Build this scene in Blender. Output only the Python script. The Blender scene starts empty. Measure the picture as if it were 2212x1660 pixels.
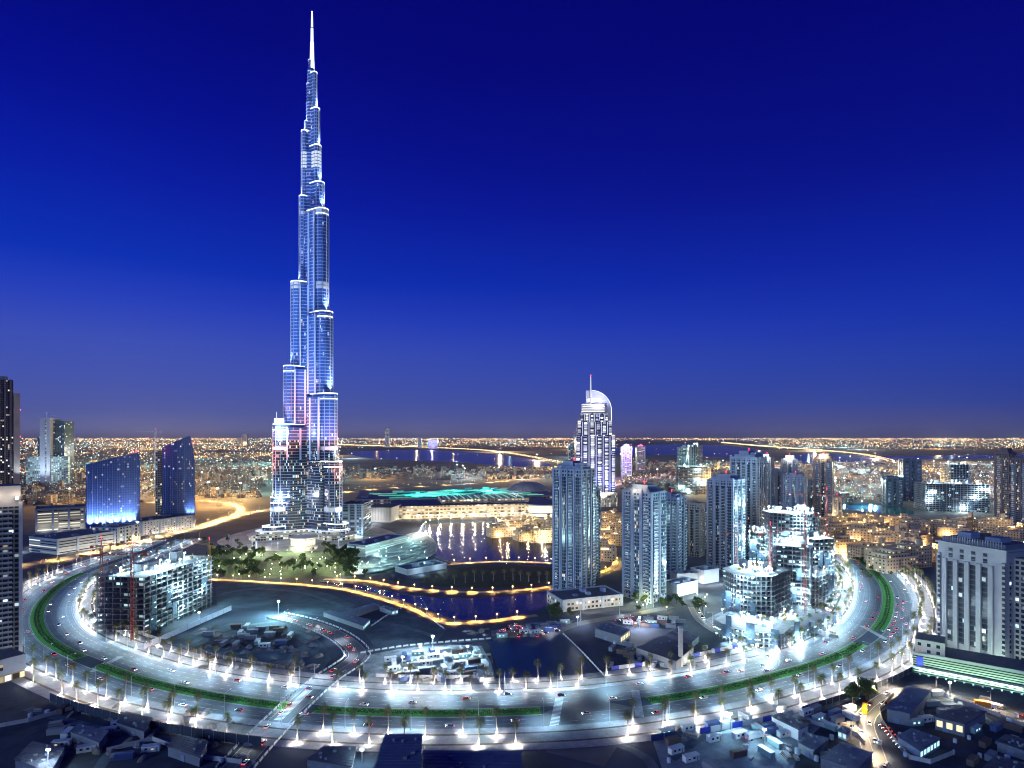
import bpy, math, random
from mathutils import Vector, Matrix
SC = bpy.context.scene
COL = SC.collection
R = math.radians
rng = random.Random(7)

# ------------------------------------------------------------------ camera
CAM_H = 154.0
cam_d = bpy.data.cameras.new('camera')
cam_d.sensor_width = 36.0
cam_d.lens = 36.0 * 600.0 / 1024.0
cam_d.shift_y = (437.7 - 384.0) / 1024.0
cam_d.clip_start = 1.0
cam_d.clip_end = 90000.0
cam = bpy.data.objects.new('camera', cam_d)
cam.location = (0, 0, CAM_H)
cam.rotation_euler = (R(90), 0, 0)
COL.objects.link(cam)
SC.camera = cam

# ------------------------------------------------------------------ render settings
SC.view_settings.view_transform = 'Standard'
SC.view_settings.look = 'None'
SC.view_settings.exposure = 0.0
SC.view_settings.gamma = 1.0
SC.render.engine = 'CYCLES'
cy = SC.cycles
cy.use_denoising = True
cy.max_bounces = 4
cy.diffuse_bounces = 2
cy.glossy_bounces = 3
cy.transmission_bounces = 2
cy.sample_clamp_indirect = 3.0
cy.sample_clamp_direct = 0.0
cy.caustics_reflective = False
cy.caustics_refractive = False
cy.use_light_tree = True
cy.filter_width = 1.05

# ------------------------------------------------------------------ sky at late dusk
def lin(r, g, b):
    def f(c):
        c /= 255.0
        return c / 12.92 if c <= 0.04045 else ((c + 0.055) / 1.055) ** 2.4
    return (f(r), f(g), f(b), 1.0)
W = bpy.data.worlds.new('World')
SC.world = W
W.use_nodes = True
nt = W.node_tree
nt.nodes.clear()
out = nt.nodes.new('ShaderNodeOutputWorld')
bg = nt.nodes.new('ShaderNodeBackground')
tc = nt.nodes.new('ShaderNodeTexCoord')
sp = nt.nodes.new('ShaderNodeSeparateXYZ')
def ramp(stops):
    rp = nt.nodes.new('ShaderNodeValToRGB')
    el = rp.color_ramp.elements
    el[0].position, el[0].color = stops[0]
    el[1].position, el[1].color = stops[-1]
    for p, c in stops[1:-1]:
        e = el.new(p); e.color = c
    return rp
rp = ramp([(0.0, lin(78, 74, 108)), (0.01, lin(96, 99, 148)), (0.037, lin(72, 86, 158)), (0.083, lin(64, 82, 172)), (0.135, lin(56, 77, 180)), (0.19, lin(34, 62, 186)),
           (0.245, lin(0, 46, 180)), (0.346, lin(1, 26, 164)), (0.43, lin(0, 12, 144)), (0.53, lin(0, 4, 124)), (1.0, lin(0, 0, 66))])
rp2 = ramp([(0.0, lin(62, 54, 92)), (0.01, lin(58, 58, 118)), (0.05, lin(30, 56, 148)), (0.11, lin(16, 54, 164)), (0.17, lin(0, 44, 170)), (0.26, lin(0, 28, 158)),
            (0.37, lin(0, 10, 130)), (0.53, lin(0, 2, 112)), (1.0, lin(0, 0, 60))])
# faint large-scale unevenness of the dusk sky, fixed to directions
nz = nt.nodes.new('ShaderNodeTexNoise')
nz.inputs['Scale'].default_value = 1.3
nz.inputs['Detail'].default_value = 2.0
mm = nt.nodes.new('ShaderNodeMath'); mm.operation = 'MULTIPLY_ADD'
mm.inputs[1].default_value = 0.05; mm.inputs[2].default_value = -0.025
ad = nt.nodes.new('ShaderNodeMath'); ad.operation = 'ADD'
mu = nt.nodes.new('ShaderNodeMath'); mu.operation = 'MULTIPLY'
L = nt.links.new
L(tc.outputs['Generated'], sp.inputs[0])
L(tc.outputs['Generated'], nz.inputs['Vector'])
L(nz.outputs['Fac'], mm.inputs[0])
L(sp.outputs['Z'], mu.inputs[0]); L(mm.outputs[0], mu.inputs[1])
L(sp.outputs['Z'], ad.inputs[0]); L(mu.outputs[0], ad.inputs[1])
L(ad.outputs[0], rp.inputs['Fac'])
# the sun went down on the left: that side of the sky stays a little brighter
mr = nt.nodes.new('ShaderNodeMapRange')
mr.inputs['From Min'].default_value = -0.55; mr.inputs['From Max'].default_value = 0.65
mr.inputs['To Min'].default_value = 0.0; mr.inputs['To Max'].default_value = 1.0
mx_ = nt.nodes.new('ShaderNodeMix'); mx_.data_type = 'RGBA'
L(sp.outputs['X'], mr.inputs['Value'])
L(rp.outputs['Color'], mx_.inputs['A']); L(rp2.outputs['Color'], mx_.inputs['B']); L(mr.outputs[0], mx_.inputs['Factor']); L(ad.outputs[0], rp2.inputs['Fac'])
L(mx_.outputs['Result'], bg.inputs['Color'])
bg.inputs['Strength'].default_value = 1.0
L(bg.outputs[0], out.inputs['Surface'])

# last glow of the western sky, low behind the camera and to its left
sun_d = bpy.data.lights.new('dusk_glow', 'SUN')
sun_d.energy = 1.25
sun_d.angle = R(25)
sun_d.color = (0.36, 0.58, 1.0)
sun = bpy.data.objects.new('dusk_glow', sun_d)
sun.rotation_euler = Vector((-0.70, -0.80, 0.30)).to_track_quat('Z', 'Y').to_euler()
sun.location = (-300, -300, 400)
COL.objects.link(sun)

# ------------------------------------------------------------------ picture measurements -> places
# Sizes were measured on the photograph in units of 1/2212 of its width; gp() gives the place on level ground.
def gp(px, py, z=0.0):
    Y = (CAM_H - z) * 1296.0 / (py - 945.5)
    return ((px - 1106.0) * Y / 1296.0, Y)
def hz(py, Y):
    return CAM_H - (py - 945.5) * Y / 1296.0

# ------------------------------------------------------------------ materials
MATS = {}
def _new(name):
    m = bpy.data.materials.new(name)
    m.use_nodes = True
    return m, m.node_tree, m.node_tree.nodes['Principled BSDF']
def mat(name, col, rough=0.8, metal=0.0, noise=0.0, nscale=0.2, emit=None, es=0.0, sample=True, bump=0.0):
    if name in MATS:
        return MATS[name]
    m, t, b = _new(name)
    c = tuple(col) + ((1.0,) if len(col) == 3 else ())
    b.inputs['Base Color'].default_value = c
    b.inputs['Roughness'].default_value = rough
    b.inputs['Metallic'].default_value = metal
    if noise > 0:
        g = t.nodes.new('ShaderNodeNewGeometry')
        n = t.nodes.new('ShaderNodeTexNoise')
        n.inputs['Scale'].default_value = nscale
        n.inputs['Detail'].default_value = 6.0
        n.inputs['Roughness'].default_value = 0.65
        r = t.nodes.new('ShaderNodeMapRange')
        r.inputs['From Min'].default_value = 0.3; r.inputs['From Max'].default_value = 0.7
        r.inputs['To Min'].default_value = 1.0 - noise; r.inputs['To Max'].default_value = 1.0 + noise
        x = t.nodes.new('ShaderNodeMix'); x.data_type = 'RGBA'; x.blend_type = 'MULTIPLY'
        x.inputs['Factor'].default_value = 1.0
        x.inputs['A'].default_value = c
        t.links.new(g.outputs['Position'], n.inputs['Vector'])
        t.links.new(n.outputs['Fac'], r.inputs['Value'])
        t.links.new(r.outputs[0], x.inputs['B'])
        t.links.new(x.outputs['Result'], b.inputs['Base Color'])
        if bump > 0:
            bp = t.nodes.new('ShaderNodeBump')
            bp.inputs['Strength'].default_value = bump
            bp.inputs['Distance'].default_value = 1.0
            t.links.new(n.outputs['Fac'], bp.inputs['Height'])
            t.links.new(bp.outputs[0], b.inputs['Normal'])
    if emit:
        b.inputs['Emission Color'].default_value = tuple(emit) + (1.0,)
        b.inputs['Emission Strength'].default_value = es
        if not sample:
            m.cycles.emission_sampling = 'NONE'
    MATS[name] = m
    return m
def glow(name, col, s, sample=False):
    return mat(name, (0.02, 0.02, 0.02), 0.6, emit=col, es=s, sample=sample)

def facade(name, wall, glass, cw=3.2, ch=3.4, mx=0.16, my0=0.25, my1=0.85, lit=0.2, ca=(1, .78, .48), cb=(.75, .93, 1.0),
           s=1.6, wr=0.7, gr=0.12, wm=0.0, mixb=0.5):
    """windows laid out in metres on the wall's own UV; a share of the rooms has its lamps on"""
    if name in MATS:
        return MATS[name]
    m, t, b = _new(name)
    N, K = t.nodes.new, t.links.new
    def M(op, a, bb=None, c=None):
        n = N('ShaderNodeMath'); n.operation = op
        for i, v in enumerate((a, bb, c)):
            if v is None: continue
            if isinstance(v, (int, float)): n.inputs[i].default_value = v
            else: K(v, n.inputs[i])
        return n.outputs[0]
    uv = N('ShaderNodeUVMap'); uv.uv_map = 'UVMap'
    s2 = N('ShaderNodeSeparateXYZ'); K(uv.outputs[0], s2.inputs[0])
    u = M('DIVIDE', s2.outputs[0], cw); v = M('DIVIDE', s2.outputs[1], ch)
    iu, iv = M('FLOOR', u), M('FLOOR', v)
    fu, fv = M('FRACT', u), M('FRACT', v)
    msk = M('MULTIPLY', M('MULTIPLY', M('GREATER_THAN', fu, mx), M('LESS_THAN', fu, 1 - mx)),
            M('MULTIPLY', M('GREATER_THAN', fv, my0), M('LESS_THAN', fv, my1)))
    oi = N('ShaderNodeObjectInfo')
    cx = N('ShaderNodeCombineXYZ'); K(iu, cx.inputs[0]); K(iv, cx.inputs[1])
    K(M('MULTIPLY', oi.outputs['Random'], 97.0), cx.inputs[2])
    wn = N('ShaderNodeTexWhiteNoise'); wn.noise_dimensions = '3D'; K(cx.outputs[0], wn.inputs['Vector'])
    cl = N('ShaderNodeTexNoise'); cl.inputs['Scale'].default_value = 0.16; K(cx.outputs[0], cl.inputs['Vector'])
    thr = M('MULTIPLY_ADD', cl.outputs['Fac'], lit * 2.4, lit * -0.2)   # lit rooms come in clusters
    on = M('LESS_THAN', wn.outputs['Value'], thr)
    sc = N('ShaderNodeSeparateColor'); K(wn.outputs['Color'], sc.inputs[0])
    br = M('MULTIPLY_ADD', M('POWER', sc.outputs['Green'], 2.0), s, s * 0.25)
    es = M('MULTIPLY', M('MULTIPLY', on, msk), br)
    mc = N('ShaderNodeMix'); mc.data_type = 'RGBA'
    mc.inputs['A'].default_value = tuple(ca) + (1,); mc.inputs['B'].default_value = tuple(cb) + (1,)
    K(M('LESS_THAN', sc.outputs['Blue'], mixb), mc.inputs['Factor'])
    K(mc.outputs['Result'], b.inputs['Emission Color']); K(es, b.inputs['Emission Strength'])
    bc = N('ShaderNodeMix'); bc.data_type = 'RGBA'
    bc.inputs['A'].default_value = tuple(wall) + (1,); bc.inputs['B'].default_value = tuple(glass) + (1,)
    K(msk, bc.inputs['Factor']); 
    nz = N('ShaderNodeTexNoise'); nz.inputs['Scale'].default_value = 0.07; nz.inputs['Detail'].default_value = 5
    K(uv.outputs[0], nz.inputs['Vector'])
    ml = N('ShaderNodeMix'); ml.data_type = 'RGBA'; ml.blend_type = 'MULTIPLY'; ml.inputs['Factor'].default_value = 1
    K(bc.outputs['Result'], ml.inputs['A']); K(M('MULTIPLY_ADD', nz.outputs['Fac'], 0.5, 0.72), ml.inputs['B'])
    K(ml.outputs['Result'], b.inputs['Base Color'])
    K(M('MULTIPLY_ADD', msk, gr - wr, wr), b.inputs['Roughness'])
    if wm: K(M('MULTIPLY_ADD', msk, -wm, wm), b.inputs['Metallic'])
    m.cycles.emission_sampling = 'NONE'
    MATS[name] = m
    return m

# ------------------------------------------------------------------ mesh builder
class MB:
    def __init__(s):
        s.v, s.f, s.uv, s.m = [], [], [], []
    def face(s, pts, uvs=None, m=0):
        i = len(s.v)
        s.v += [tuple(p) for p in pts]
        s.f.append(tuple(range(i, i + len(pts))))
        s.uv += list(uvs) if uvs else [(p[0], p[1]) for p in pts]
        s.m.append(m)
    def prism(s, poly, z0, z1, m=0, mt=None, top=True, bot=False, u0=0.0):
        n = len(poly); u = u0
        for i in range(n):
            a, b = poly[i], poly[(i + 1) % n]
            d = math.hypot(b[0] - a[0], b[1] - a[1])
            s.face([(a[0], a[1], z0), (b[0], b[1], z0), (b[0], b[1], z1), (a[0], a[1], z1)],
                   [(u, z0), (u + d, z0), (u + d, z1), (u, z1)], m)
            u += d
        if top: s.face([(p[0], p[1], z1) for p in poly], None, m if mt is None else mt)
        if bot: s.face([(p[0], p[1], z0) for p in reversed(poly)], None, m if mt is None else mt)
    def box(s, x0, x1, y0, y1, z0, z1, m=0, mt=None, bot=False):
        s.prism([(x0, y0), (x1, y0), (x1, y1), (x0, y1)], z0, z1, m, mt, True, bot)
    def bands(s, poly, z0, z1, fh, sh, out, mg=0, ms=1, mt=None):
        """glass wall with a projecting metal spandrel ring at every floor"""
        n = max(1, int(round((z1 - z0) / fh))); h = (z1 - z0) / n
        op = offset(poly, out)
        for k in range(n):
            a = z0 + k * h
            s.ring(poly, a + sh, a + h, mg)
            s.ring(op, a, a + sh, ms)
            for zz, fl in ((a + sh, 0), (a, 1)):
                for i in range(len(poly)):
                    j = (i + 1) % len(poly)
                    q = [(op[i][0], op[i][1], zz), (op[j][0], op[j][1], zz), (poly[j][0], poly[j][1], zz), (poly[i][0], poly[i][1], zz)]
                    s.face(q[::-1] if fl else q, None, ms)
        s.face([(p[0], p[1], z1) for p in poly], None, ms if mt is None else mt)
    def ring(s, poly, z0, z1, m=0):
        s.prism(poly, z0, z1, m, None, False, False)
    def tube(s, p0, p1, r0, r1=None, n=6, m=0, cap=True):
        r1 = r0 if r1 is None else r1
        p0, p1 = Vector(p0), Vector(p1)
        d = (p1 - p0)
        if d.length < 1e-6: return
        q = d.to_track_quat('Z', 'Y')
        A = [p0 + q @ Vector((r0 * math.cos(2 * math.pi * i / n), r0 * math.sin(2 * math.pi * i / n), 0)) for i in range(n)]
        B = [p1 + q @ Vector((r1 * math.cos(2 * math.pi * i / n), r1 * math.sin(2 * math.pi * i / n), 0)) for i in range(n)]
        for i in range(n):
            j = (i + 1) % n
            s.face([A[i], A[j], B[j], B[i]], [(i, 0), (i + 1, 0), (i + 1, d.length), (i, d.length)], m)
        if cap:
            s.face(B, None, m); s.face(A[::-1], None, m)
    def strip(s, pts, o0, o1, z=0.0, m=0, zt=None):
        """ribbon along a path of (x, y, nx, ny) between two sideways offsets"""
        u = 0.0
        for a, b in zip(pts[:-1], pts[1:]):
            d = math.hypot(b[0] - a[0], b[1] - a[1])
            q = [(a[0] + a[2] * o0, a[1] + a[3] * o0, z), (b[0] + b[2] * o0, b[1] + b[3] * o0, z),
                 (b[0] + b[2] * o1, b[1] + b[3] * o1, z), (a[0] + a[2] * o1, a[1] + a[3] * o1, z)]
            s.face(q, [(u, o0), (u + d, o0), (u + d, o1), (u, o1)], m)
            u += d
    def kerb(s, pts, o, z0, z1, flip=False, m=0):
        for a, b in zip(pts[:-1], pts[1:]):
            p = (a[0] + a[2] * o, a[1] + a[3] * o); q = (b[0] + b[2] * o, b[1] + b[3] * o)
            f = [(p[0], p[1], z0), (q[0], q[1], z0), (q[0], q[1], z1), (p[0], p[1], z1)]
            s.face(f[::-1] if flip else f, None, m)
    def build(s, name, mats, parent=None, smooth=False):
        me = bpy.data.meshes.new(name)
        me.from_pydata(s.v, [], s.f)
        ul = me.uv_layers.new(name='UVMap')
        flat = [c for uv in s.uv for c in uv]
        ul.data.foreach_set('uv', flat)
        if not isinstance(mats, (list, tuple)): mats = [mats]
        for m in mats: me.materials.append(m)
        me.polygons.foreach_set('material_index', s.m)
        if smooth: me.polygons.foreach_set('use_smooth', [True] * len(s.f))
        me.update()
        o = bpy.data.objects.new(name, me)
        COL.objects.link(o)
        if parent: o.parent = parent
        return o

def offset(poly, d):
    n = len(poly); res = []
    for i in range(n):
        p, a, b = poly[i], poly[i - 1], poly[(i + 1) % n]
        def nrm(u, w):
            x, y = w[1] - u[1], -(w[0] - u[0]); l = math.hypot(x, y) or 1
            return x / l, y / l
        n1, n2 = nrm(a, p), nrm(p, b)
        x, y = n1[0] + n2[0], n1[1] + n2[1]
        k = d / max(0.35, (x * x + y * y) / 2)
        res.append((p[0] + x * k, p[1] + y * k))
    return res
def smooth_path(P, step=6.0):
    """Catmull-Rom through P, resampled; returns (x, y, nx, ny), n to the left of travel"""
    Q = [P[0]] + list(P) + [P[-1]]
    C = []
    for i in range(1, len(Q) - 2):
        p0, p1, p2, p3 = Q[i - 1], Q[i], Q[i + 1], Q[i + 2]
        k = max(2, int(math.hypot(p2[0] - p1[0], p2[1] - p1[1]) / step))
        for j in range(k):
            t = j / k
            C.append(tuple(0.5 * (2 * p1[c] + (p2[c] - p0[c]) * t + (2 * p0[c] - 5 * p1[c] + 4 * p2[c] - p3[c]) * t * t
                                  + (3 * p1[c] - p0[c] - 3 * p2[c] + p3[c]) * t ** 3) for c in (0, 1)))
    C.append(tuple(P[-1]))
    out = []
    for i, c in enumerate(C):
        a, b = C[max(0, i - 1)], C[min(len(C) - 1, i + 1)]
        x, y = b[0] - a[0], b[1] - a[1]; l = math.hypot(x, y) or 1
        out.append((c[0], c[1], -y / l, x / l))
    return out
def resample(path, spacing, start=0.0):
    """points every `spacing` metres along a path, with the direction of travel"""
    res, acc = [], -start
    for a, b in zip(path[:-1], path[1:]):
        d = math.hypot(b[0] - a[0], b[1] - a[1])
        while acc <= d:
            if acc >= 0:
                t = acc / d if d else 0
                res.append((a[0] + (b[0] - a[0]) * t, a[1] + (b[1] - a[1]) * t, a[2], a[3]))
            acc += spacing
        acc -= d
    return res

# ------------------------------------------------------------------ things
def tag(o, label=None, cat=None, group=None, kind=None):
    if label: o['label'] = label
    if cat: o['category'] = cat
    if group: o['group'] = group
    if kind: o['kind'] = kind
    return o
def thing(name, label, cat, loc, rz=0.0, group=None):
    o = bpy.data.objects.new(name, None)
    o.empty_display_size = 2.0
    o.location = loc if len(loc) == 3 else (loc[0], loc[1], 0.0)
    o.rotation_euler = (0, 0, rz)
    COL.objects.link(o)
    return tag(o, label, cat, group)
def copy_tree(o, loc, rz=0.0, scale=1.0, label=None, group=None):
    def cp(src, par):
        c = src.copy(); COL.objects.link(c)
        if par: c.parent = par
        for ch in src.children: cp(ch, c)
        return c
    c = cp(o, None)
    c.location = loc; c.rotation_euler = (0, 0, rz); c.scale = (scale,) * 3
    if label: c['label'] = label
    if group: c['group'] = group
    return c
def lamp(kind, loc, power, col, parent=None, rad=0.4, angle=120, blend=0.8, aim=None, name='light'):
    d = bpy.data.lights.new(name, kind)
    d.energy = power; d.color = col; d.shadow_soft_size = rad
    if kind == 'SPOT':
        d.spot_size = R(angle); d.spot_blend = blend
    o = bpy.data.objects.new(name, d)
    o.location = loc
    if aim is not None:
        o.rotation_euler = (-Vector(aim)).to_track_quat('Z', 'Y').to_euler()
    COL.objects.link(o)
    if parent: o.parent = parent
    return o
def front(A, B):
    """origin, turn and width of a building whose front foot runs from picture point A to B"""
    a, b = gp(*A), gp(*B)
    return ((a[0] + b[0]) / 2, (a[1] + b[1]) / 2), math.atan2(b[1] - a[1], b[0] - a[0]), math.hypot(b[0] - a[0], b[1] - a[1])
# ================================================================== SETTING: ground, roads, water
SAND = mat('sand', (0.034, 0.052, 0.088), 0.95, noise=0.45, nscale=0.02)
DIRT = mat('dirt', (0.036, 0.05, 0.075), 0.95, noise=0.6, nscale=0.06, bump=0.4)
LOT = mat('levelled_lot', (0.05, 0.085, 0.115), 0.95, noise=0.6, nscale=0.05)
ASPH = mat('asphalt', (0.075, 0.085, 0.095), 0.55, noise=0.4, nscale=0.045)
def worn_streaked_asphalt():  # lengthwise streaks colour in lane wear and the streaked light of traffic
    m, t, b_ = _new('worn_streaked_asphalt')
    N, K = t.nodes.new, t.links.new
    uv = N('ShaderNodeUVMap'); uv.uv_map = 'UVMap'
    mp = N('ShaderNodeMapping'); mp.inputs['Scale'].default_value = (.012, .9, 1)
    n1 = N('ShaderNodeTexNoise'); n1.inputs['Scale'].default_value = 1.0; n1.inputs['Detail'].default_value = 5
    n2 = N('ShaderNodeTexNoise'); n2.inputs['Scale'].default_value = .09; n2.inputs['Detail'].default_value = 6
    K(uv.outputs[0], mp.inputs[0]); K(mp.outputs[0], n1.inputs['Vector']); K(uv.outputs[0], n2.inputs['Vector'])
    a = N('ShaderNodeMath'); a.operation = 'MULTIPLY'; K(n1.outputs['Fac'], a.inputs[0]); K(n2.outputs['Fac'], a.inputs[1])
    r = N('ShaderNodeValToRGB'); r.color_ramp.elements[0].position = .12; r.color_ramp.elements[0].color = (.02, .028, .038, 1)
    r.color_ramp.elements[1].position = .42; r.color_ramp.elements[1].color = (.105, .12, .14, 1)
    K(a.outputs[0], r.inputs['Fac']); K(r.outputs['Color'], b_.inputs['Base Color'])
    b_.inputs['Roughness'].default_value = .5
    return m
WORN_STREAKED = worn_streaked_asphalt()
PAVE = mat('paving', (0.27, 0.28, 0.30), 0.8, noise=0.25, nscale=0.25)
KERB = mat('kerb_stone', (0.38, 0.38, 0.37), 0.8)
GRASS = mat('lawn', (0.05, 0.25, 0.035), 0.95, noise=0.4, nscale=0.4)
HEDGE = mat('hedge_leaves', (0.03, 0.085, 0.02), 0.95, noise=0.5, nscale=0.9)
MARK = mat('road_paint', (0.40, 0.41, 0.42), 0.7, noise=0.45, nscale=0.5)
def structure(name, mb, m):
    return tag(mb.build(name, m), kind='structure')

g = MB()
# one sheet to the horizon, denser near by
for x0, x1, y0, y1 in ((-45000, 45000, -2000, 60000),):
    g.face([(x0, y0, 0), (x1, y0, 0), (x1, y1, 0), (x0, y1, 0)])
structure('ground', g, SAND)

g = MB()
g.face([(-45000, 1130, .02), (45000, 1130, .02), (45000, 59900, .02), (-45000, 59900, .02)])
structure('desert_plain', g, mat('desert_plain', (0.10, 0.09, 0.085), 0.95, noise=0.45, nscale=0.004))
def flat(name, px, z, m, world=False):
    pts = px if world else [gp(*p) for p in px]
    a = sum(pts[i - 1][0] * pts[i][1] - pts[i][0] * pts[i - 1][1] for i in range(len(pts)))
    if a < 0: pts = pts[::-1]
    b = MB(); b.face([(x, y, z) for x, y in pts])
    return structure(name, b, m)
def smooth_ring(px, k=5):
    P = [gp(*p) for p in px]; n = len(P); C = []
    for i in range(n):
        p0, p1, p2, p3 = P[i - 1], P[i], P[(i + 1) % n], P[(i + 2) % n]
        for j in range(k):
            t = j / k
            C.append(tuple(0.5 * (2 * p1[c] + (p2[c] - p0[c]) * t + (2 * p0[c] - 5 * p1[c] + 4 * p2[c] - p3[c]) * t * t
                                  + (3 * p1[c] - p0[c] - 3 * p2[c] + p3[c]) * t ** 3) for c in (0, 1)))
    return C

# ------------------------------------------------------------------ the curving boulevard
BLV_PX = [(372, 1165), (300, 1195), (225, 1221), (150, 1252), (100, 1292), (80, 1330), (92, 1370), (132, 1402), (205, 1434), (300, 1468), (420, 1496),
          (540, 1516), (660, 1530), (800, 1538), (950, 1541), (1100, 1538), (1260, 1530), (1400, 1514), (1550, 1490),
          (1650, 1466), (1760, 1435), (1832, 1406), (1890, 1366), (1916, 1320), (1914, 1270), (1885, 1232), (1848, 1204), (1795, 1178), (1735, 1158)]
BLV = smooth_path([gp(*p) for p in BLV_PX], 6.0)
def bpx(p):
    return 1106 + p[0] * 1296 / p[1], 945.5 + CAM_H * 1296 / p[1]
b = MB(); b.strip(BLV, 5.0, 25.0, 0.05); structure('boulevard_inner_road', b, WORN_STREAKED)
b = MB(); b.strip(BLV, -18.5, -5.0, 0.05); structure('boulevard_outer_road', b, WORN_STREAKED)
b = MB(); b.strip(BLV, 25.0, 47.0, 0.19); b.kerb(BLV, 25.0, 0.0, 0.19); b.kerb(BLV, 47.0, 0.0, 0.19, True)
structure('inner_pavement', b, PAVE)
b = MB(); b.strip(BLV, -42.0, -18.5, 0.19); b.kerb(BLV, -18.5, 0.0, 0.19, True); b.kerb(BLV, -42.0, 0.0, 0.19)
structure('outer_pavement', b, PAVE)
# a paler band of paving and planting strips along the walks
b = MB()
for o in (29.0, 38.5): b.strip(BLV, o, o + 1.6, 0.196)
for o in (-24.0, -34.0): b.strip(BLV, o - 1.6, o, 0.196)
structure('pavement_planting_strips', b, mat('planting_soil', (0.10, 0.085, 0.07), 0.95, noise=0.4, nscale=0.5))
# median: lawn with a clipped hedge down the middle, open at the crossings
segs, cur = [], []
for p in BLV:
    x, y = bpx(p)
    gap = (178 < x < 210 and y > 1390) or (622 < x < 668) or (1188 < x < 1392) or (1864 < x < 1892 and y > 1330) or y < 1238 and x < 1000 or y < 1195
    if gap:
        if len(cur) > 2: segs.append(cur)
        cur = []
    else: cur.append(p)
if len(cur) > 2: segs.append(cur)
MEDIAN = segs
for sgm in segs:
    b = MB(); b.strip(sgm, -4.6, 4.6, 0.17); b.kerb(sgm, 4.6, 0, 0.17, True); b.kerb(sgm, -4.6, 0, 0.17)
    structure('median_lawn', b, GRASS)
    b = MB(); b.strip(sgm, 4.6, 4.95, 0.15); b.strip(sgm, -4.95, -4.6, 0.15); b.kerb(sgm, 4.95, 0, 0.15, True); b.kerb(sgm, -4.95, 0, 0.15)
    structure('median_kerb', b, KERB)
    b = MB(); q_ = random.Random(3)
    for p in resample(sgm, 1.1):
        for o in (-1.2, .9):
            for e in range(3):
                cx_, cy_ = p[0] + p[2] * (o + q_.uniform(-.8, .8)), p[1] + p[3] * (o + q_.uniform(-.8, .8)); r_ = q_.uniform(.35, .8); z_ = q_.uniform(.3, 1.0)
                a_ = q_.uniform(0, 6.28); ca, sa = math.cos(a_) * r_, math.sin(a_) * r_
                b.face([(cx_ - ca, cy_ - sa, z_ - .3), (cx_ + sa, cy_ - ca, z_ + .1), (cx_ + ca, cy_ + sa, z_ + .35), (cx_ - sa, cy_ + ca, z_)])
    tag(b.build('median_hedge', HEDGE), 'low dark clipped planting along the green median', 'planting', kind='stuff')
b = MB()
for p0, p1 in zip(BLV[:-1], BLV[1:]):
    pass
dash = resample(BLV, 9.0)
for k in range(len(dash) - 1):
    a, c = dash[k], dash[k + 1]
    tx, ty = c[0] - a[0], c[1] - a[1]; l = math.hypot(tx, ty) or 1
    tx, ty = tx / l, ty / l
    for o in (10.0, 15.0, 20.0, -9.5, -14.0):
        x, y = a[0] + a[2] * o, a[1] + a[3] * o
        b.face([(x - a[2] * .12, y - a[3] * .12, .056), (x + tx * 4 - a[2] * .12, y + ty * 4 - a[3] * .12, .056),
                (x + tx * 4 + a[2] * .12, y + ty * 4 + a[3] * .12, .056), (x + a[2] * .12, y + a[3] * .12, .056)])
for o in (5.6, 24.3, -5.6, -17.9): b.strip(BLV, o - .1, o + .1, 0.056)
structure('lane_markings', b, MARK)

def road(name, px, w, z=0.03, m=None, marks=False, kerbs=False):
    P = smooth_path([gp(*p) for p in px], 8.0)
    b = MB(); b.strip(P, -w / 2, w / 2, z)
    structure(name, b, m or ASPH)
    if marks:
        b = MB()
        for o in (-w / 2 + .4, w / 2 - .4, 0): b.strip(P, o - .12, o + .12, z + 0.006)
        structure(name + '_markings', b, MARK)
    return P
# crossings and side roads
X1 = road('crossing_road', [(480, 1690), (560, 1602), (640, 1522), (700, 1470), (745, 1440), (772, 1418), (762, 1396), (722, 1368), (665, 1346), (596, 1330)], 13, 0.057, marks=True)
X2 = road('cross_street', [(1150, 1570), (1230, 1535), (1300, 1500), (1340, 1476)], 15, 0.057, ASPH)
X2b = road('cross_street_mouth', [(1240, 1640), (1300, 1560), (1330, 1520)], 30, 0.055)
X3 = road('loop_road', [(1498, 1312), (1518, 1342), (1572, 1376), (1640, 1402), (1668, 1424), (1650, 1446), (1560, 1462)], 10, 0.2, marks=True)
X4 = road('villa_street', [(1905, 1680), (1878, 1600), (1866, 1560), (1885, 1530), (1930, 1500), (1975, 1492), (2050, 1505), (2140, 1535), (2260, 1568)], 10, 0.06, marks=True)
X5 = road('back_street', [(1140, 1395), (1240, 1350), (1380, 1325), (1450, 1310)], 9, 0.05)
X6 = road('slip_road', [(20, 1215), (60, 1190), (140, 1165), (250, 1150)], 12, 0.04)
HWY1 = road('left_highway', [(-60, 1240), (40, 1222), (160, 1203), (300, 1170), (420, 1140), (520, 1112), (600, 1098), (700, 1085)], 26, 0.04, marks=True)
HWY2 = road('curving_ramp', [(420, 1144), (470, 1128), (508, 1112), (520, 1098), (490, 1087), (430, 1082), (330, 1085)], 14, 0.06, marks=True)
HWY3 = road('desert_highway', [(640, 958), (740, 962), (900, 967), (1040, 974), (1130, 986), (1215, 1004)], 40, 0.06)
HWY4 = road('right_highway', [(1560, 957), (1660, 966), (1780, 975), (1870, 985), (1960, 1008), (2060, 1030)], 40, 0.06)
HWY5 = road('mall_road', [(700, 1068), (820, 1056), (960, 1048), (1060, 1042), (1180, 1030)], 22, 0.06)
HWY6 = road('bay_road', [(1320, 1050), (1420, 1030), (1560, 1018), (1720, 1008), (1860, 1012), (1990, 1032)], 20, 0.06)

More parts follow.
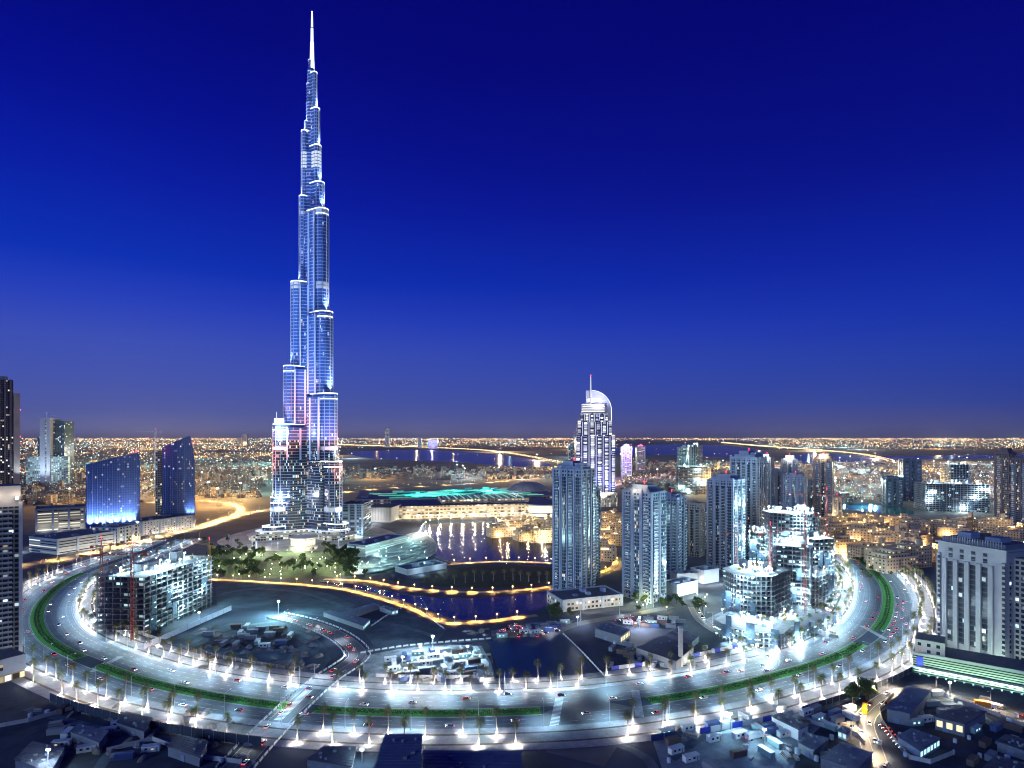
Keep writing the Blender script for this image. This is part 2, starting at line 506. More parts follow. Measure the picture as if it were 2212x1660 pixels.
# ------------------------------------------------------------------ lots inside and outside the bend
flat('round_lot', [(350, 1405), (400, 1378), (500, 1345), (590, 1350), (660, 1368), (705, 1398), (715, 1425), (690, 1455), (640, 1468), (520, 1462), (420, 1440)], 0.02, LOT)
def ring(name, px, z, m):
    return flat(name, smooth_ring(px), z, m, True)
ring('sand_patch', [(440, 1400), (520, 1385), (600, 1390), (655, 1412), (640, 1432), (540, 1440), (450, 1425)], 0.035, mat('pale_sand', (0.05, 0.10, 0.14), 0.95, noise=0.4, nscale=0.05))
ring('rubble_field', [(440, 1378), (500, 1362), (580, 1364), (640, 1380), (650, 1398), (560, 1402), (470, 1398)], 0.045, DIRT)
flat('far_lot', [(465, 1270), (500, 1255), (620, 1262), (720, 1285), (800, 1322), (720, 1335), (600, 1318), (470, 1310)], 0.02, LOT)
flat('middle_lot', [(775, 1352), (880, 1310), (965, 1360), (940, 1392), (810, 1398)], 0.025, LOT)
flat('square_lot', [(1055, 1385), (1215, 1368), (1300, 1462), (1085, 1478)], 0.03, mat('dark_lot', (0.006, 0.022, 0.055), 0.35, noise=0.3, nscale=0.04))
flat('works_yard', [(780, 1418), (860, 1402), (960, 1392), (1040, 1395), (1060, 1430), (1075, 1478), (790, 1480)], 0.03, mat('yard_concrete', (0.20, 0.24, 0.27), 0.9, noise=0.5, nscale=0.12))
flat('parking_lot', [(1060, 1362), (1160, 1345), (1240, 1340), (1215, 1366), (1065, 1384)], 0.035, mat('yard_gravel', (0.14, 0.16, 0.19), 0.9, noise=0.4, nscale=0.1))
flat('storage_yard', [(1290, 1378), (1460, 1325), (1520, 1350), (1640, 1405), (1640, 1440), (1340, 1462)], 0.03, DIRT)
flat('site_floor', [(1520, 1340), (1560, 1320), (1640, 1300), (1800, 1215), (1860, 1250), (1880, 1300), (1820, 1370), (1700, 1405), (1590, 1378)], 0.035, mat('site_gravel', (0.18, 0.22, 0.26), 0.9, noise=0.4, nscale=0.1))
flat('site_floor', [(200, 1300), (330, 1395), (470, 1310), (460, 1240), (260, 1240)], 0.035, DIRT)
flat('dark_verge', [(-40, 1500), (100, 1488), (330, 1545), (560, 1590), (470, 1700), (-120, 1720)], 0.02, DIRT)
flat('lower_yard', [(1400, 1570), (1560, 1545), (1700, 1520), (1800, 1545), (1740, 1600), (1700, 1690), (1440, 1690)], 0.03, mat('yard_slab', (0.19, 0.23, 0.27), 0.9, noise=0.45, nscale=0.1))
flat('lower_ground', [(1700, 1530), (1960, 1440), (2230, 1520), (2300, 1690), (1690, 1690)], 0.022, DIRT)

# ------------------------------------------------------------------ water and quays
def water_mat():
    m, t, b_ = _new('lake_water')
    b_.inputs['Base Color'].default_value = (0.004, 0.012, 0.03, 1)
    b_.inputs['Roughness'].default_value = 0.24
    b_.inputs['Specular IOR Level'].default_value = 0.55
    g_ = t.nodes.new('ShaderNodeNewGeometry')
    n_ = t.nodes.new('ShaderNodeTexNoise'); n_.inputs['Scale'].default_value = 0.35; n_.inputs['Detail'].default_value = 3
    bp = t.nodes.new('ShaderNodeBump'); bp.inputs['Strength'].default_value = 0.12; bp.inputs['Distance'].default_value = 0.5
    t.links.new(g_.outputs['Position'], n_.inputs['Vector']); t.links.new(n_.outputs['Fac'], bp.inputs['Height'])
    t.links.new(bp.outputs[0], b_.inputs['Normal'])
    return m
WATER = water_mat()
ring('lake_water', [(925, 1136), (990, 1130), (1062, 1128), (1080, 1150), (1130, 1168), (1195, 1180), (1215, 1200), (1190, 1219), (1100, 1219), (1000, 1216), (950, 1206), (915, 1180)], 0.04, WATER)
ring('basin_water', [(690, 1258), (780, 1264), (870, 1284), (960, 1292), (1080, 1290), (1190, 1276), (1240, 1270), (1200, 1300), (1150, 1322), (1060, 1338), (985, 1338), (935, 1322), (870, 1298), (790, 1276)], 0.045, WATER)
QUAY = mat('quay_paving', (0.34, 0.29, 0.22), 0.8, noise=0.2, nscale=0.3)
Q1 = road('near_quay', [(440, 1252), (560, 1258), (650, 1264), (740, 1274), (820, 1294), (890, 1318), (950, 1344), (985, 1349), (1060, 1344), (1160, 1330)], 6.5, 0.5, QUAY)
Q2 = road('island_quay', [(700, 1252), (790, 1256), (860, 1268), (940, 1277), (1040, 1280), (1120, 1276), (1200, 1266), (1260, 1250), (1320, 1228), (1330, 1212)], 7, 0.5, QUAY)
Q3 = road('back_quay', [(955, 1222), (1030, 1216), (1100, 1214), (1190, 1217), (1230, 1222)], 8, 0.5, QUAY)
ring('island_park', [(905, 1252), (960, 1232), (1040, 1222), (1130, 1222), (1200, 1230), (1195, 1256), (1120, 1268), (1020, 1270), (940, 1266)], 0.3, mat('dark_lawn', (0.025, 0.035, 0.015), 0.95, noise=0.5, nscale=0.1))
ring('tower_park', [(430, 1205), (520, 1180), (640, 1175), (760, 1172), (830, 1180), (890, 1200), (860, 1232), (740, 1245), (600, 1248), (470, 1240)], 0.02, mat('park_lawn', (0.028, 0.06, 0.018), 0.95, noise=0.7, nscale=0.06))
ring('plaza', [(470, 1168), (560, 1140), (660, 1130), (780, 1132), (850, 1150), (860, 1170), (760, 1186), (640, 1190), (520, 1186)], 0.06, mat('plaza_paving', (0.32, 0.31, 0.29), 0.8, noise=0.3, nscale=0.06))
TERR = [(770, 1215), (820, 1180), (900, 1150), (935, 1165), (940, 1195), (890, 1215), (820, 1235), (760, 1240)]
for k_ in range(6):
    f_ = 1 - .13 * k_
    P_ = smooth_ring([(905 + (x - 905) * f_, 1164 + (y - 1164) * f_) for x, y in TERR], 6)
    if sum(P_[i - 1][0] * P_[i][1] - P_[i][0] * P_[i - 1][1] for i in range(len(P_))) < 0: P_ = P_[::-1]
    b = MB(); b.prism(P_, .05 if k_ == 0 else 1.0 * k_, 1.0 * (k_ + 1), 0)
    structure('lakeside_terrace', b, mat('terrace_paving', (0.27, 0.31, 0.32), 0.8, noise=0.35, nscale=0.2))
ring('green_pond', [(1810, 1095), (1850, 1088), (1930, 1094), (1975, 1106), (1950, 1112), (1860, 1104)], 0.06, mat('pool_water', (0.02, 0.2, 0.15), 0.1))
ring('creek_water', [(760, 976), (900, 972), (1040, 978), (1130, 990), (1190, 1004), (1120, 1008), (980, 998), (800, 990)], 0.08, mat('creek', (0.02, 0.025, 0.06), 0.25))
ring('creek_water', [(1330, 966), (1450, 960), (1550, 962), (1640, 972), (1640, 990), (1480, 984), (1340, 980)], 0.08, MATS['creek'])
ring('creek_water', [(1810, 1010), (1700, 990), (1760, 978), (1900, 985), (2230, 982), (2230, 990), (2000, 992)], 0.08, MATS['creek'])

# worn tracks across the lots
TRK = mat('worn_track', (0.09, 0.13, 0.16), 0.95, noise=0.45, nscale=0.12)
for i, px in enumerate(([(400, 1400), (450, 1372), (540, 1350), (610, 1340), (640, 1330)], [(470, 1430), (560, 1436), (650, 1420), (690, 1395), (660, 1372)], [(420, 1392), (470, 1412), (560, 1408), (640, 1402)],
                        [(480, 1282), (560, 1272), (660, 1282), (760, 1318)], [(790, 1405), (870, 1398), (960, 1390), (1050, 1380), (1130, 1360)], [(800, 1340), (880, 1356), (940, 1376)],
                        [(1300, 1372), (1380, 1420), (1480, 1440), (1560, 1420)], [(60, 1530), (160, 1560), (300, 1590), (470, 1602)], [(200, 1680), (260, 1600), (330, 1570), (430, 1575)], [(1450, 1640), (1520, 1590), (1600, 1560), (1700, 1548)],
                        [(1290, 1600), (1340, 1610), (1400, 1640), (1420, 1690)], [(1880, 1490), (1800, 1520), (1740, 1545)])):
    P_ = smooth_path([gp(*p) for p in px], 6.0); b = MB(); b.strip(P_, -2.6, 2.6, 0.052 + .003 * i); structure('dirt_track', b, TRK)

def zebra(A, B, w, n):
    a, c = gp(*A), gp(*B); l = math.hypot(c[0] - a[0], c[1] - a[1]); tx, ty = (c[0] - a[0]) / l, (c[1] - a[1]) / l
    b = MB()
    for i in range(n):
        f0, f1 = (i + .1) / n * l, (i + .6) / n * l
        b.face([(a[0] + tx * f0 + ty * w, a[1] + ty * f0 - tx * w, .075), (a[0] + tx * f1 + ty * w, a[1] + ty * f1 - tx * w, .075), (a[0] + tx * f1 - ty * w, a[1] + ty * f1 + tx * w, .075), (a[0] + tx * f0 - ty * w, a[1] + ty * f0 + tx * w, .075)])
    structure('zebra_crossing', b, mat('zebra_paint', (.55, .56, .56), .7, noise=.35, nscale=.8))
zebra((196, 1452), (262, 1418), 2.2, 22); zebra((600, 1556), (668, 1490), 2.4, 26); zebra((1196, 1572), (1210, 1500), 2.4, 26); zebra((1382, 1548), (1372, 1490), 2.4, 26); zebra((1862, 1352), (1912, 1380), 2.2, 22)
# ================================================================== THE TALLEST TOWER
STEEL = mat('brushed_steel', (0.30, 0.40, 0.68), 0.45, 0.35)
SHEEN = mat('sheen_panel', (0.5, 0.6, 0.85), 0.4, 0.2)  # pale colour stands in for the reflecting lobes
STEEL_UNDERLIT = mat('underlit_steel', (0.24, 0.28, 0.38), 0.45, 0.35)  # same steel in a darker colour, as lower floors look less lit
PALE = mat('pale_metal', (0.62, 0.64, 0.68), 0.5, 0.2)
LWHITE = glow('lamp_band_white', (0.86, 0.93, 1.0), 2.2)
LSOFT = glow('lamp_band_soft', (0.72, 0.84, 1.0), 0.95)
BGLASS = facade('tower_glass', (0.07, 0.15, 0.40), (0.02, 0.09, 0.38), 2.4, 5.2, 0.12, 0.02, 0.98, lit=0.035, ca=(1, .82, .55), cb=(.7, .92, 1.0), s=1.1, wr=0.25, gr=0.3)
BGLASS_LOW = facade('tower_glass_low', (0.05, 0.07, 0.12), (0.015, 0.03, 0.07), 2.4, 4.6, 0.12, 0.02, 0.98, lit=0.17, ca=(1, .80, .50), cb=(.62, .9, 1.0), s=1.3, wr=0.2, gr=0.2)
TX, TY = gp(672, 1155)
TS = 1296.0 / TY
def tz(py): return hz(py, TY)
tower = thing('skyscraper', 'tallest skyscraper, stepped silver blue tower tapering to a bright white spire', 'skyscraper', (TX, TY))
def capsule(d, w, lat=0.0, n=8, root=-2.0):
    """rounded wing outline pointing along +x, counter-clockwise"""
    p = [(root, lat - w)]
    for i in range(n + 1):
        a = -math.pi / 2 + math.pi * i / n
        p.append((d + w * math.cos(a), lat + w * math.sin(a)))
    p.append((root, lat + w))
    return p
def turn(poly, a):
    c, s_ = math.cos(a), math.sin(a)
    return [(x * c - y * s_, x * s_ + y * c) for x, y in poly]
SIDE = math.cos(R(32))
S32 = math.sin(R(32))
def reach(e, sgn):
    """nose distance, half width and reach of a wing whose outer edge is seen at picture position e"""
    if not sgn:
        w = min(12.0, max(3.4, e * 0.36)); return e - w, w, e
    e0 = abs(e - 672) / TS
    w = min(12.0, max(3.4, e0 * 0.36))
    d = ((e - 1106) * TY - 1296 * (TX + sgn * w)) / (1296 * sgn * SIDE + (e - 1106) * S32)
    d = max(.5, d)
    return d, w, d * SIDE + w
def wing(ang, tiers, sgn):
    """tiers: (top py, silhouette half-width in metres), lowest first"""
    z0 = 0.0
    for k, (py, ext) in enumerate(tiers):
        d, w, ext = reach(ext, sgn)
        z1 = hz(py, TY - d * abs(sgn) * S32)
        mid = capsule(d, w)
        low = z0 < 150
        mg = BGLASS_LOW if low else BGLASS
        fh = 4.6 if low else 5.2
        if z1 > 150 and z0 < 150: cuts = [(z0, 150.0), (150.0, z1)]
        else: cuts = [(z0, z1)]
        for (a, c) in cuts:
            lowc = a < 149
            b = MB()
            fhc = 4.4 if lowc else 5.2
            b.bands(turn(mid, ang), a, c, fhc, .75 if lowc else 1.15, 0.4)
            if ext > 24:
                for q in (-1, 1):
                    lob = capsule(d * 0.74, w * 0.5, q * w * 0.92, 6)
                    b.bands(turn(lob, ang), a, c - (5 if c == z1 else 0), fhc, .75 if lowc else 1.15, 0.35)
            b.build('wing_tier', [BGLASS_LOW if lowc else BGLASS, STEEL_UNDERLIT if lowc else STEEL], tower)
        # terrace parapet with two rows of lamps round the nose
        nose = offset(turn(mid, ang), 0.75)
        b = MB(); b.ring(nose, z1 - .4, z1 + 1.3); b.ring([p for p in nose[::-1]], z1 - .4, z1 + 1.3)
        b.build('terrace_parapet', LWHITE if ext > 9 else LSOFT, tower)
        if ext > 28:
            b = MB(); b.ring(nose, z1 - 8.6, z1 - 7.0)
            b.ring(nose[::-1], z1 - 8.6, z1 - 7.0)
            b.build('lamp_band', LWHITE, tower)
        # slim fins round the nose; pale columns put in for the lobes' sheen
        if ext > 8:
            for aa in (-75, -38, 0, 38, 75):
                fx, fy = d + (w + .5) * math.cos(R(aa)), (w + .5) * math.sin(R(aa))
                b = MB(); b.prism(turn([(-.45, -.32), (.45, -.32), (.45, .32), (-.45, .32)], R(aa)), z0, z1 - 2)
                b.v = [(x + fx, y + fy, z) for x, y, z in b.v]
                f = b.build('nose_fin', PALE if aa == 0 else STEEL, tower); f.rotation_euler = (0, 0, ang)
            if ext > 24 and z1 > 120:
                for q in (-1, 1):
                    fx, fy = d * .74 + w * .52, q * w * 1.42
                    b = MB(); b.box(fx - .5, fx + 1.0, fy - 1.3, fy + 1.3, max(z0, 120), z1 - 6); f = b.build('sheen_column', SHEEN, tower); f.rotation_euler = (0, 0, ang)
                    fx, fy = d * .45, q * w * 1.45
                    b = MB(); b.box(fx - 1.3, fx + 1.3, fy - .9, fy + .9, max(z0, 120), z1 - 6); f = b.build('sheen_column', SHEEN, tower); f.rotation_euler = (0, 0, ang)
        # floodlight standing on the terrace and washing the next tier
        if k + 1 < len(tiers):
            d2, w2, nx = reach(tiers[k + 1][1], sgn)
            gapm = (d + w) - (d2 + w2)
            if gapm > 2.0:
                rr = d2 + w2 + min(gapm * 0.6, 6.0)
                p = (rr * math.cos(ang), rr * math.sin(ang), z1 + 1.0)
                b = MB(); b.box(p[0] - .7, p[0] + .7, p[1] - .7, p[1] + .7, z1, z1 + .9)
                b.build('floodlight', PALE, tower)
                lamp('SPOT', (p[0], p[1], z1 + 1.6), 3.2e5 * max(0.62, min(1.6, nx / 25)) * (.45 if z1 < 120 else 1), (0.88, 0.93, 1.0), tower, 0.8, 70, 1.0,
                     aim=(-math.cos(ang) * 0.16, -math.sin(ang) * 0.16, 1.0), name='floodlight_beam')
        z0 = z1
wing(R(212), [(1137, 568), (1074, 586), (917, 591), (792, 613.6), (611, 629.4), (426, 647), (285, 651.6), (264, 658.4), (183, 663), (132, 668.5)], -1)
wing(R(-32), [(1131, 751), (997, 738), (851, 728), (675, 718), (454, 709), (396, 700), (316, 693), (236, 690), (158, 684.4)], 1)
wing(R(90), [(1060, 56), (900, 48), (730, 36), (520, 26), (345, 17), (211, 10)], 0)
# central core and the stacked crown
b = MB()
core = lambda r, n=12: [(r * math.cos(2 * math.pi * i / n + .26), r * math.sin(2 * math.pi * i / n + .26)) for i in range(n)]
z0 = 0.0
for py, r in ((700, 15.0), (500, 13.0), (330, 10.5), (220, 7.5), (150, 5.4)):
    z1 = tz(py); b.bands(core(r), z0, z1, 5.2, 1.5, .4); z0 = z1
b.build('core', [BGLASS, STEEL], tower)
# bright plant-room bands that wrap the whole tower
for p0, p1, mt_ in ((334, 370, LSOFT), (462, 472, PALE), (616, 632, PALE), (964, 974, PALE), (1090, 1102, PALE)):
    za, zb = tz(p1), tz(p0)
    b = MB()
    mid_ = (p0 + p1) / 2
    for ang, tiers, sgn in ((R(212), [(1137, 568), (1074, 586), (917, 591), (792, 613.6), (611, 629.4), (426, 647), (285, 651.6), (264, 658.4), (183, 663), (132, 668.5)], -1), (R(-32), [(1131, 751), (997, 738), (851, 728), (675, 718), (454, 709), (396, 700), (316, 693), (236, 690), (158, 684.4)], 1)):
        ok = [e for t, e in tiers if t < p0 - 3]
        if not ok: continue
        d, w, ext = reach(ok[0], sgn)
        n_ = max(1, int((zb - za) / 5.2)); h_ = (zb - za) / n_
        for i in range(n_):
            b.ring(offset(turn(capsule(d, w), ang), 0.7), za + i * h_ + h_ * .25, za + (i + 1) * h_)
    b.build('plant_room_band', mt_, tower)
# spire: three drums, each narrower, lit to the tip
zt = [tz(p) for p in (158, 132, 92, 62, 40, 24.5)]
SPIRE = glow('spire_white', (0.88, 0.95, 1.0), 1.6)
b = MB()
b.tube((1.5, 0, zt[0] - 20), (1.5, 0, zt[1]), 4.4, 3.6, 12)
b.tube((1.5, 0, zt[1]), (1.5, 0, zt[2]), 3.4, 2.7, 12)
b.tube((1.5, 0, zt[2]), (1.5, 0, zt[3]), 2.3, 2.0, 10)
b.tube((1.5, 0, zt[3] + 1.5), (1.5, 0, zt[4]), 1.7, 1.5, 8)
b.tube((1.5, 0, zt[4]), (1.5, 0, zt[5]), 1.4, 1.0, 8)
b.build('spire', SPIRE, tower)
b = MB(); b.tube((1.5, 0, zt[3]), (1.5, 0, zt[3] + 1.5), 2.2, 2.2, 10); b.build('spire_collar', STEEL, tower)
# added floodlights: rose for the reflected western glow, pale blue and white higher up
for ang, r_, zt_, col_, pw, cone in ((R(215), 120, 205, (1.0, .24, .12), 1.2e7, 19), (R(250), 125, 202, (1.0, .24, .12), 1.6e7, 19), (R(290), 125, 202, (1.0, .26, .12), 1.6e7, 19), (R(325), 120, 205, (1.0, .24, .12), 1.2e7, 19),
                                     (R(235), 130, 270, (.62, .76, 1.0), 6.5e6, 22), (R(305), 130, 262, (.62, .76, 1.0), 6.5e6, 22), (R(270), 135, 350, (.4, .6, 1.0), 7e6, 20), (R(255), 130, 520, (.7, .82, 1.0), 1.8e7, 14), (R(285), 130, 610, (.8, .9, 1.0), 3.2e7, 12), (R(265), 130, 690, (.85, .92, 1.0), 3.5e7, 9)):
    x_, y_ = r_ * math.cos(ang), r_ * math.sin(ang)
    b = MB(); b.tube((x_, y_, 0), (x_, y_, 10), .3, .3, 6); b.box(x_ - 1, x_ + 1, y_ - .6, y_ + .6, 10, 11.2); b.build('floodlight', STEEL, tower)
    lamp('SPOT', (x_, y_ + 1.2, 11.4), pw, col_, tower, 1.2, cone, 1.0, aim=(-x_ * .85, -y_ * .85, zt_ - 11), name='floodlight_beam')
# mast and bright floodlit head on the left wing's terrace
mx0, my0 = -50 * math.cos(R(32)) - 2, -50 * math.sin(R(32))
b = MB(); b.tube((mx0, my0, tz(917)), (mx0, my0, tz(891)), .9, .5, 6); b.build('terrace_mast', LSOFT, tower)
b = MB(); b.box(mx0 - 3, mx0 + 10, my0 - 2, my0 + 6, tz(917), tz(905)); b.build('terrace_head', LWHITE, tower)
for z_ in (tz(1070), tz(935)): lamp('POINT', (mx0 + 10, my0 - 16, z_), 1.0e5, (.9, .95, 1), tower, 1.2, name='floodlight_beam')
# stepped lit podium and the round entrance pavilion in front
WARMW = facade('podium_glass', (0.45, 0.43, 0.38), (0.05, 0.05, 0.05), 4.0, 4.2, 0.06, 0.2, 0.9, lit=0.75, ca=(1, .88, .62), cb=(.8, 1.0, 1.0), s=1.2, mixb=.35)
CONC = mat('pale_concrete', (0.48, 0.46, 0.42), 0.8, noise=0.2, nscale=0.2)
for ang, reach in ((R(212), 92), (R(-32), 88)):
    for i, (dd, ww, za, zb) in enumerate(((reach, 26, 0, 7), (reach - 12, 21, 7.6, 12))):
        b = MB(); b.prism(turn(capsule(dd - ww, ww, 0, 14), ang), za, zb, 0, 1); o = b.build('podium_storey', [WARMW, CONC], tower)
        b = MB(); b.prism(offset(turn(capsule(dd - ww, ww, 0, 14), ang), 2.2), zb, zb + .6, 0, None, True, True); b.build('podium_canopy', LSOFT if i else CONC, tower)
pav = thing('entrance_pavilion', 'round lit entrance pavilion with glass front below the tallest skyscraper', 'pavilion', gp(655, 1186))
circ = lambda r, n=28: [(r * math.cos(2 * math.pi * i / n), r * math.sin(2 * math.pi * i / n)) for i in range(n)]
b = MB(); b.prism(circ(19), 0, 5, 0, 1); b.prism(circ(16), 5, 16, 2, 1)
b.build('wall', [WARMW, CONC, mat('lit_stone', (0.5, 0.46, 0.38), 0.8)], pav)
b = MB(); b.ring(circ(16.2), 6.5, 14); b.build('glass_drum', glow('warm_glass', (1, .93, .72), 1.15), pav)
b = MB()
for i in range(0, 28): 
    x_, y_ = circ(16.6)[i]; b.tube((x_, y_, 5), (x_, y_, 16), .35, .35, 5)
b.build('colonnade', CONC, pav)
b = MB(); b.prism(circ(20), 16.2, 17.4, 0, None, True, True); b.build('roof', CONC, pav)
lamp('POINT', (0, -26, 8), 5e4, (1, .88, .65), pav, 1.0)
for i in range(6):
    a_ = R(180 + i * 36)
    lamp('POINT', (60 * math.cos(a_), 46 * math.sin(a_), 5), 3e4, (1, .95, .8), pav, .6)
# ================================================================== OTHER TOWERS
RED = glow('aviation_red', (1.0, 0.03, 0.08), 6.0)
def red_lamp(parent, x, y, z, p=1500, r=1.0):
    b = MB(); b.tube((x, y, z), (x, y, z + 2.2), .25, .2, 6); b.tube((x, y, z + 2.2), (x, y, z + 2.2 + r), r * .8, r * .6, 8)
    b.build('aviation_lamp', RED, parent)
    if p: lamp('POINT', (x, y, z + 4 + r), p, (1.0, .05, .12), parent, .3)
CREAM = mat('cream_render', (0.31, 0.36, 0.44), 0.8, noise=0.12, nscale=0.1)
GREYW = mat('grey_render', (0.22, 0.27, 0.36), 0.8, noise=0.12, nscale=0.1)
ROOFG = mat('roof_felt', (0.10, 0.11, 0.13), 0.9, noise=0.3, nscale=0.3)
RAIL = mat('balcony_rail', (0.30, 0.36, 0.42), 0.35, 0.3)
def resid(name_label, A, B, top, depth, seed, bays=4, wall=CREAM, lit=0.16, tint=(0.015, 0.035, 0.06), crown=1, group=None, glow_col=None, fl=3.4, cat='apartment tower', redl=True, warm=.5):
    (ox, oy), rz, w = front(A, B)
    base = (A[1] + B[1]) / 2
    H = hz(top, oy)
    r_ = random.Random(seed)
    t = thing('apartment_tower', name_label, cat, (ox, oy), rz, group)
    fw = facade('flats_%d' % seed, wall.node_tree.nodes['Principled BSDF'].inputs['Base Color'].default_value[:3], tint, 3.4, fl, 0.2, 0.28, 0.86, lit=lit * .45, s=1.0, mixb=warm)
    fg = facade('bay_glass_%d' % seed, (0.12, 0.16, 0.2), tint, 1.9, fl, 0.08, 0.14, 0.92, lit=lit * .55, s=1.1, wr=.3, mixb=warm)
    hm = H * 0.93
    b = MB(); b.box(-w / 2, w / 2, 0, depth, 0, hm, 0, 1); b.build('wall', [fw, ROOFG], t)
    # projecting piers with glass bays and balcony slabs between them, on all four faces
    def face_strip(L0, flip, n):
        step = L0 / n
        for i in range(n + 1):
            yield -L0 / 2 + i * step, step
    for L0, place in ((w, 'f'), (w, 'b'), (depth, 'l'), (depth, 'r')):
        n = bays if L0 == w else max(2, int(round(bays * depth / w)))
        step = L0 / n
        def put(mb, a, c, d0, d1, z0, z1):
            if place == 'f': mb.box(a, c, -d1, -d0, z0, z1)
            elif place == 'b': mb.box(a, c, depth + d0, depth + d1, z0, z1)
            elif place == 'l': mb.box(-w / 2 - d1, -w / 2 - d0, depth / 2 + a, depth / 2 + c, z0, z1)
            else: mb.box(w / 2 + d0, w / 2 + d1, depth / 2 + a, depth / 2 + c, z0, z1)
        for i in range(n):
            xm = -L0 / 2 + (i + .5) * step
            pw = step * 0.20
            b = MB(); put(b, xm - step / 2 + .05, xm - step / 2 + pw, 0.0, 1.1, 0, hm + r_.choice([0, 2, 4])); b.build('pier', wall, t)
            if place != 'b':
                gwid = step * (0.42 if i % 2 else 0.5)
                b = MB(); put(b, xm + pw / 2 - gwid / 2, xm + pw / 2 + gwid / 2, 0.0, 0.7, 6, hm - 6); b.build('glass_bay', fg, t)
                if i % 2 == 0:
                    b = MB(); z = 8.0
                    while z < hm - 8:
                        put(b, xm + pw / 2 - gwid / 2 - .3, xm + pw / 2 + gwid / 2 + .3, 0.72, 1.5, z, z + .3)
                        put(b, xm + pw / 2 - gwid / 2 - .3, xm + pw / 2 + gwid / 2 + .3, 1.38, 1.5, z + .3, z + 1.2); z += fl
                    b.build('balcony_stack', RAIL, t)
    # stepped crown
    b = MB()
    b.box(-w * .40, w * .40, depth * .12, depth * .88, hm, hm + H * .035, 0, 1)
    if crown >= 1: b.box(-w * .26, w * (.30 if crown == 1 else .12), depth * .2, depth * .8, hm + H * .035, H, 0, 1)
    if crown == 2: b.box(w * .16, w * .36, depth * .25, depth * .75, hm + H * .035, H * .985, 0, 1)
    b.build('crown', [wall, ROOFG], t)
    b = MB()
    for (x0, x1, y0, y1) in ((-w / 2 - .3, w / 2 + .3, -.3, .3), (-w / 2 - .3, w / 2 + .3, depth - .3, depth + .3), (-w / 2 - .3, -w / 2 + .3, .31, depth - .31), (w / 2 - .3, w / 2 + .3, .31, depth - .31)):
        b.box(x0, x1, y0, y1, hm + .01, hm + 1.6)
    b.build('parapet', wall, t)
    b = MB()
    for i in range(7):
        x, y = r_.uniform(-w * .42, w * .38), depth * (r_.uniform(.03, .1) if i % 2 else r_.uniform(.89, .95))
        b.box(x, x + r_.uniform(1, 2.5), y, y + 1.2, hm, hm + r_.uniform(1.5, 3))
    b.build('roof_plant', GREYW, t)
    if redl: red_lamp(t, 0, depth * .5, H, 600, .9)
    if glow_col: 
        b = MB(); b.tube((0, -1.5, hm + 2), (0, -1.5, hm + 3), .8, .8, 8); b.build('roof_floodlight', glow('roof_flood', (1, .9, .7), 8), t)
        lamp('POINT', (0, -3.5, hm + 4), glow_col[0], glow_col[1], t, .8)
    return t
resid('pale slender tower with a stepped crown standing at the tip of the basin', (1195, 1279), (1254, 1291), 996, 26, 11, 4, lit=.12, crown=2)
resid('blue glazed tower with a lit warm roof, second from the basin', (1345, 1288), (1405, 1304), 1047, 24, 12, 3, lit=.30, wall=GREYW, tint=(.02, .06, .10), crown=1, glow_col=(9e3, (1, .75, .45)), warm=.8)
resid('white framed tower just behind the blue glazed tower', (1419, 1236), (1462, 1243), 1064, 24, 13, 3, lit=.14, wall=GREYW, crown=2, warm=.8)
resid('dim tan slab tower squeezed between two white towers', (1477, 1200), (1511, 1204), 1082, 22, 14, 3, lit=.1, wall=mat('tan_render', (.33, .29, .26), .85), crown=0, redl=False)
resid('white tower with a plain side wall left of the taller twin', (1528, 1226), (1582, 1236), 1024, 28, 15, 4, lit=.13, crown=1, warm=.75)
resid('tallest white tower of the cluster with horned crown', (1578, 1196), (1634, 1204), 974, 34, 16, 5, lit=.15, crown=2, warm=.8)
resid('thin tower with a warm lit top beyond the white cluster', (1642, 1140), (1664, 1142), 981, 22, 17, 2, lit=.2, crown=1, glow_col=(3e4, (1, .85, .6)), wall=GREYW)
resid('dark glass tower with warm roof light beyond the cluster', (1688, 1132), (1722, 1134), 984, 26, 18, 3, lit=.22, crown=1, wall=GREYW, tint=(.02, .05, .09), glow_col=(3e4, (1, .82, .55)))
resid('low pale blue tower in front of the dark glass tower', (1692, 1140), (1736, 1144), 1022, 26, 19, 3, lit=.2, crown=2, wall=CREAM, tint=(.02, .09, .12), warm=.95)
resid('slim brown tower with lit roof at the end of the cluster', (1758, 1128), (1796, 1131), 980, 26, 20, 3, lit=.22, crown=1, wall=mat('brown_render', (.26, .22, .2), .85), glow_col=(3e4, (1, .8, .5)))
resid('dark tower standing alone before the lit bay', (1952, 1082), (1990, 1083), 988, 40, 21, 3, lit=.10, wall=mat('dark_render', (.10, .13, .17), .7), crown=0, redl=False, warm=.9)
resid('short dark block left of the lone dark tower', (1915, 1092), (1950, 1093), 1028, 40, 22, 3, lit=.22, wall=MATS['dark_render'], crown=0, redl=False, warm=.9)
resid('tall dark tower with amber windows near the right edge', (2149, 1136), (2178, 1139), 968, 34, 23, 2, lit=.34, wall=mat('brown_dark', (.14, .11, .12), .8), crown=1, redl=False, warm=.15)
resid('dark tower with closely set slabs at the right edge', (2181, 1138), (2216, 1141), 982, 34, 24, 3, lit=.22, wall=MATS['brown_dark'], crown=0, redl=False, warm=.2)

